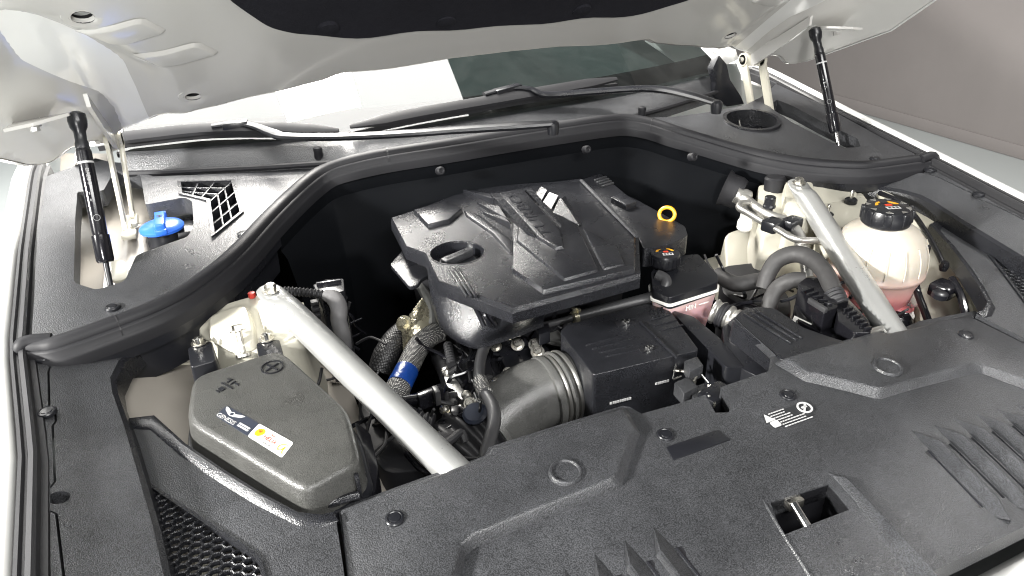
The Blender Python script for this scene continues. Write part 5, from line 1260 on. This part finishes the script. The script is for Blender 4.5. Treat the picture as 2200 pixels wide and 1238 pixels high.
# outlet with fins and hose
o0 = W(1928, 640, .80)
for k in range(4):
    a = W(1902+k*17, 596+k*2, .83); b = W(1918+k*14, 652+k*3, .80); d = (b-a)/2
    M().box((a+b)/2, d, V((.0012, .0006, 0)), V((.004, -.006, .003)), .0008).build('outlet_fin', 'clear_plastic', tank)
M().lathe(W(1930, 650, .80), (.1, -.25, 1), [(.020, -.01), (.026, -.006), (.027, 0), (.022, .004), (0, .006)], 26).build('outlet', 'coolant_tank_plastic', tank)
M().lathe(W(1932, 662, .795), (.1, -.25, 1), [(.022, -.012), (.028, -.008), (.028, -.004), (.024, 0)], 26).build('outlet_ring', 'label_white', tank)
M().lathe(W(1932, 690, .78), (.0, -.3, 1), [(.018, -.02), (.020, -.01), (.020, .008), (.014, .014), (0, .016)], 22).build('outlet_plug', 'gloss_plastic', tank)
hc_ = M().tube(PT((1972, 548, .875), (1970, 575, .865), (1966, 600, .85), (1972, 630, .83), (1985, 665, .815), (2000, 705, .80)), .0062, 12).build('overflow_hose', 'gloss_plastic', car, 'thin black overflow hose hanging from the coolant tank')
m = M(); m.box(W(1970, 543, .885), (.015, .004, 0), (-.003, .010, 0), (0, 0, .008), .003); m.box(W(1985, 540, .89), (.006, .002, 0), (-.002, .008, 0), (0, 0, .012), .002); m.build('hose_connector', 'gloss_plastic', hc_)
M().tube(PT((1940, 525, .89), (1958, 535, .888), (1968, 541, .886)), .007, 12).build('tank_nipple', 'label_white', hc_)
cab = M().tube(PT((1890, 415, .90), (1925, 430, .905), (1958, 455, .90), (1990, 500, .885), (2015, 545, .87), (2028, 575, .86)), .0048, 10).build('hood_cable', 'gloss_plastic', car, 'thin black cable running behind the coolant tank')
M().lathe(W(2028, 572, .862), (0, 0, 1), [(.006, -.008), (.008, 0), (.006, .008), (0, .009)], 14).build('cable_end', 'gloss_plastic', cab)
M().tube(PT((1878, 412, .885), (1905, 425, .89), (1930, 442, .89)), .010, 12).build('cream_pipe', 'cream_paint', cab)
sn = M().box(W(2028, 622, .835), (.020, .004, 0), (-.004, .018, 0), (0, 0, .012), .006).build('crash_sensor', 'gloss_plastic', car, 'glossy black sensor on the cream inner fender')
M().lathe(W(2020, 632, .848), (0, -.1, 1), [(.012, -.006), (.012, .002), (.008, .004), (0, .004)], 18).build('sensor_cap', 'smooth_plastic', sn)
M().tube(PT((2045, 600, .845), (2062, 630, .84), (2072, 665, .83), (2080, 705, .815)), .0065, 10).build('sensor_cable', 'gloss_plastic', sn)

# ------------------------------------------------------------------ further looms and brackets
def loom(n, x0, x1, y0, y1, z0, z1, L, parent, rmin=.0016, rmax=.0034, mats=('smooth_plastic', 'gloss_plastic', 'soft_rubber')):
    for i in range(n):
        p = W(random.uniform(x0, x1), random.uniform(y0, y1), random.uniform(z0, z1)); d = V((random.uniform(-1, 1), random.uniform(-1, 1), random.uniform(-.5, .3))).normalized()
        pts = [p]
        for k in range(3):
            d = (d+V((random.uniform(-.8, .8), random.uniform(-.8, .8), random.uniform(-.6, .5)))).normalized(); pts.append(pts[-1]+d*L/3)
        M().tube(pts, random.uniform(rmin, rmax), 8, 5).build('wire', random.choice(mats), parent)
loom(16, 950, 1040, 738, 900, .765, .80, .07, wh)
loom(10, 1165, 1250, 650, 700, .80, .825, .06, th)
loom(14, 1560, 1690, 575, 690, .81, .84, .08, ecu)
loom(12, 1730, 1890, 600, 730, .80, .86, .06, ecu)
loom(10, 680, 780, 640, 840, .78, .86, .09, cb)
loom(10, 770, 930, 870, 1000, .76, .80, .09, dk)
for k in range(10):
    p = W(random.uniform(955, 1060), random.uniform(750, 900), .79); d = V((random.uniform(-1, 1), -.5, random.uniform(0, 1))).normalized()
    M().box(p, d*.008, d.cross(V((0, 0, 1))).normalized()*.005, V((0, 0, .005)), .0015).build('loom_connector', random.choice(['gloss_plastic', 'smooth_plastic', 'hose_rubber']), wh)
for px, py, z in ((1066, 745, .80), (1092, 802, .79), (1185, 775, .80), (1010, 868, .80)):
    hexbolt(W(px, py, z), (-.3, -.5, .8), 1.1).build('bolt', 'zinc', wh)
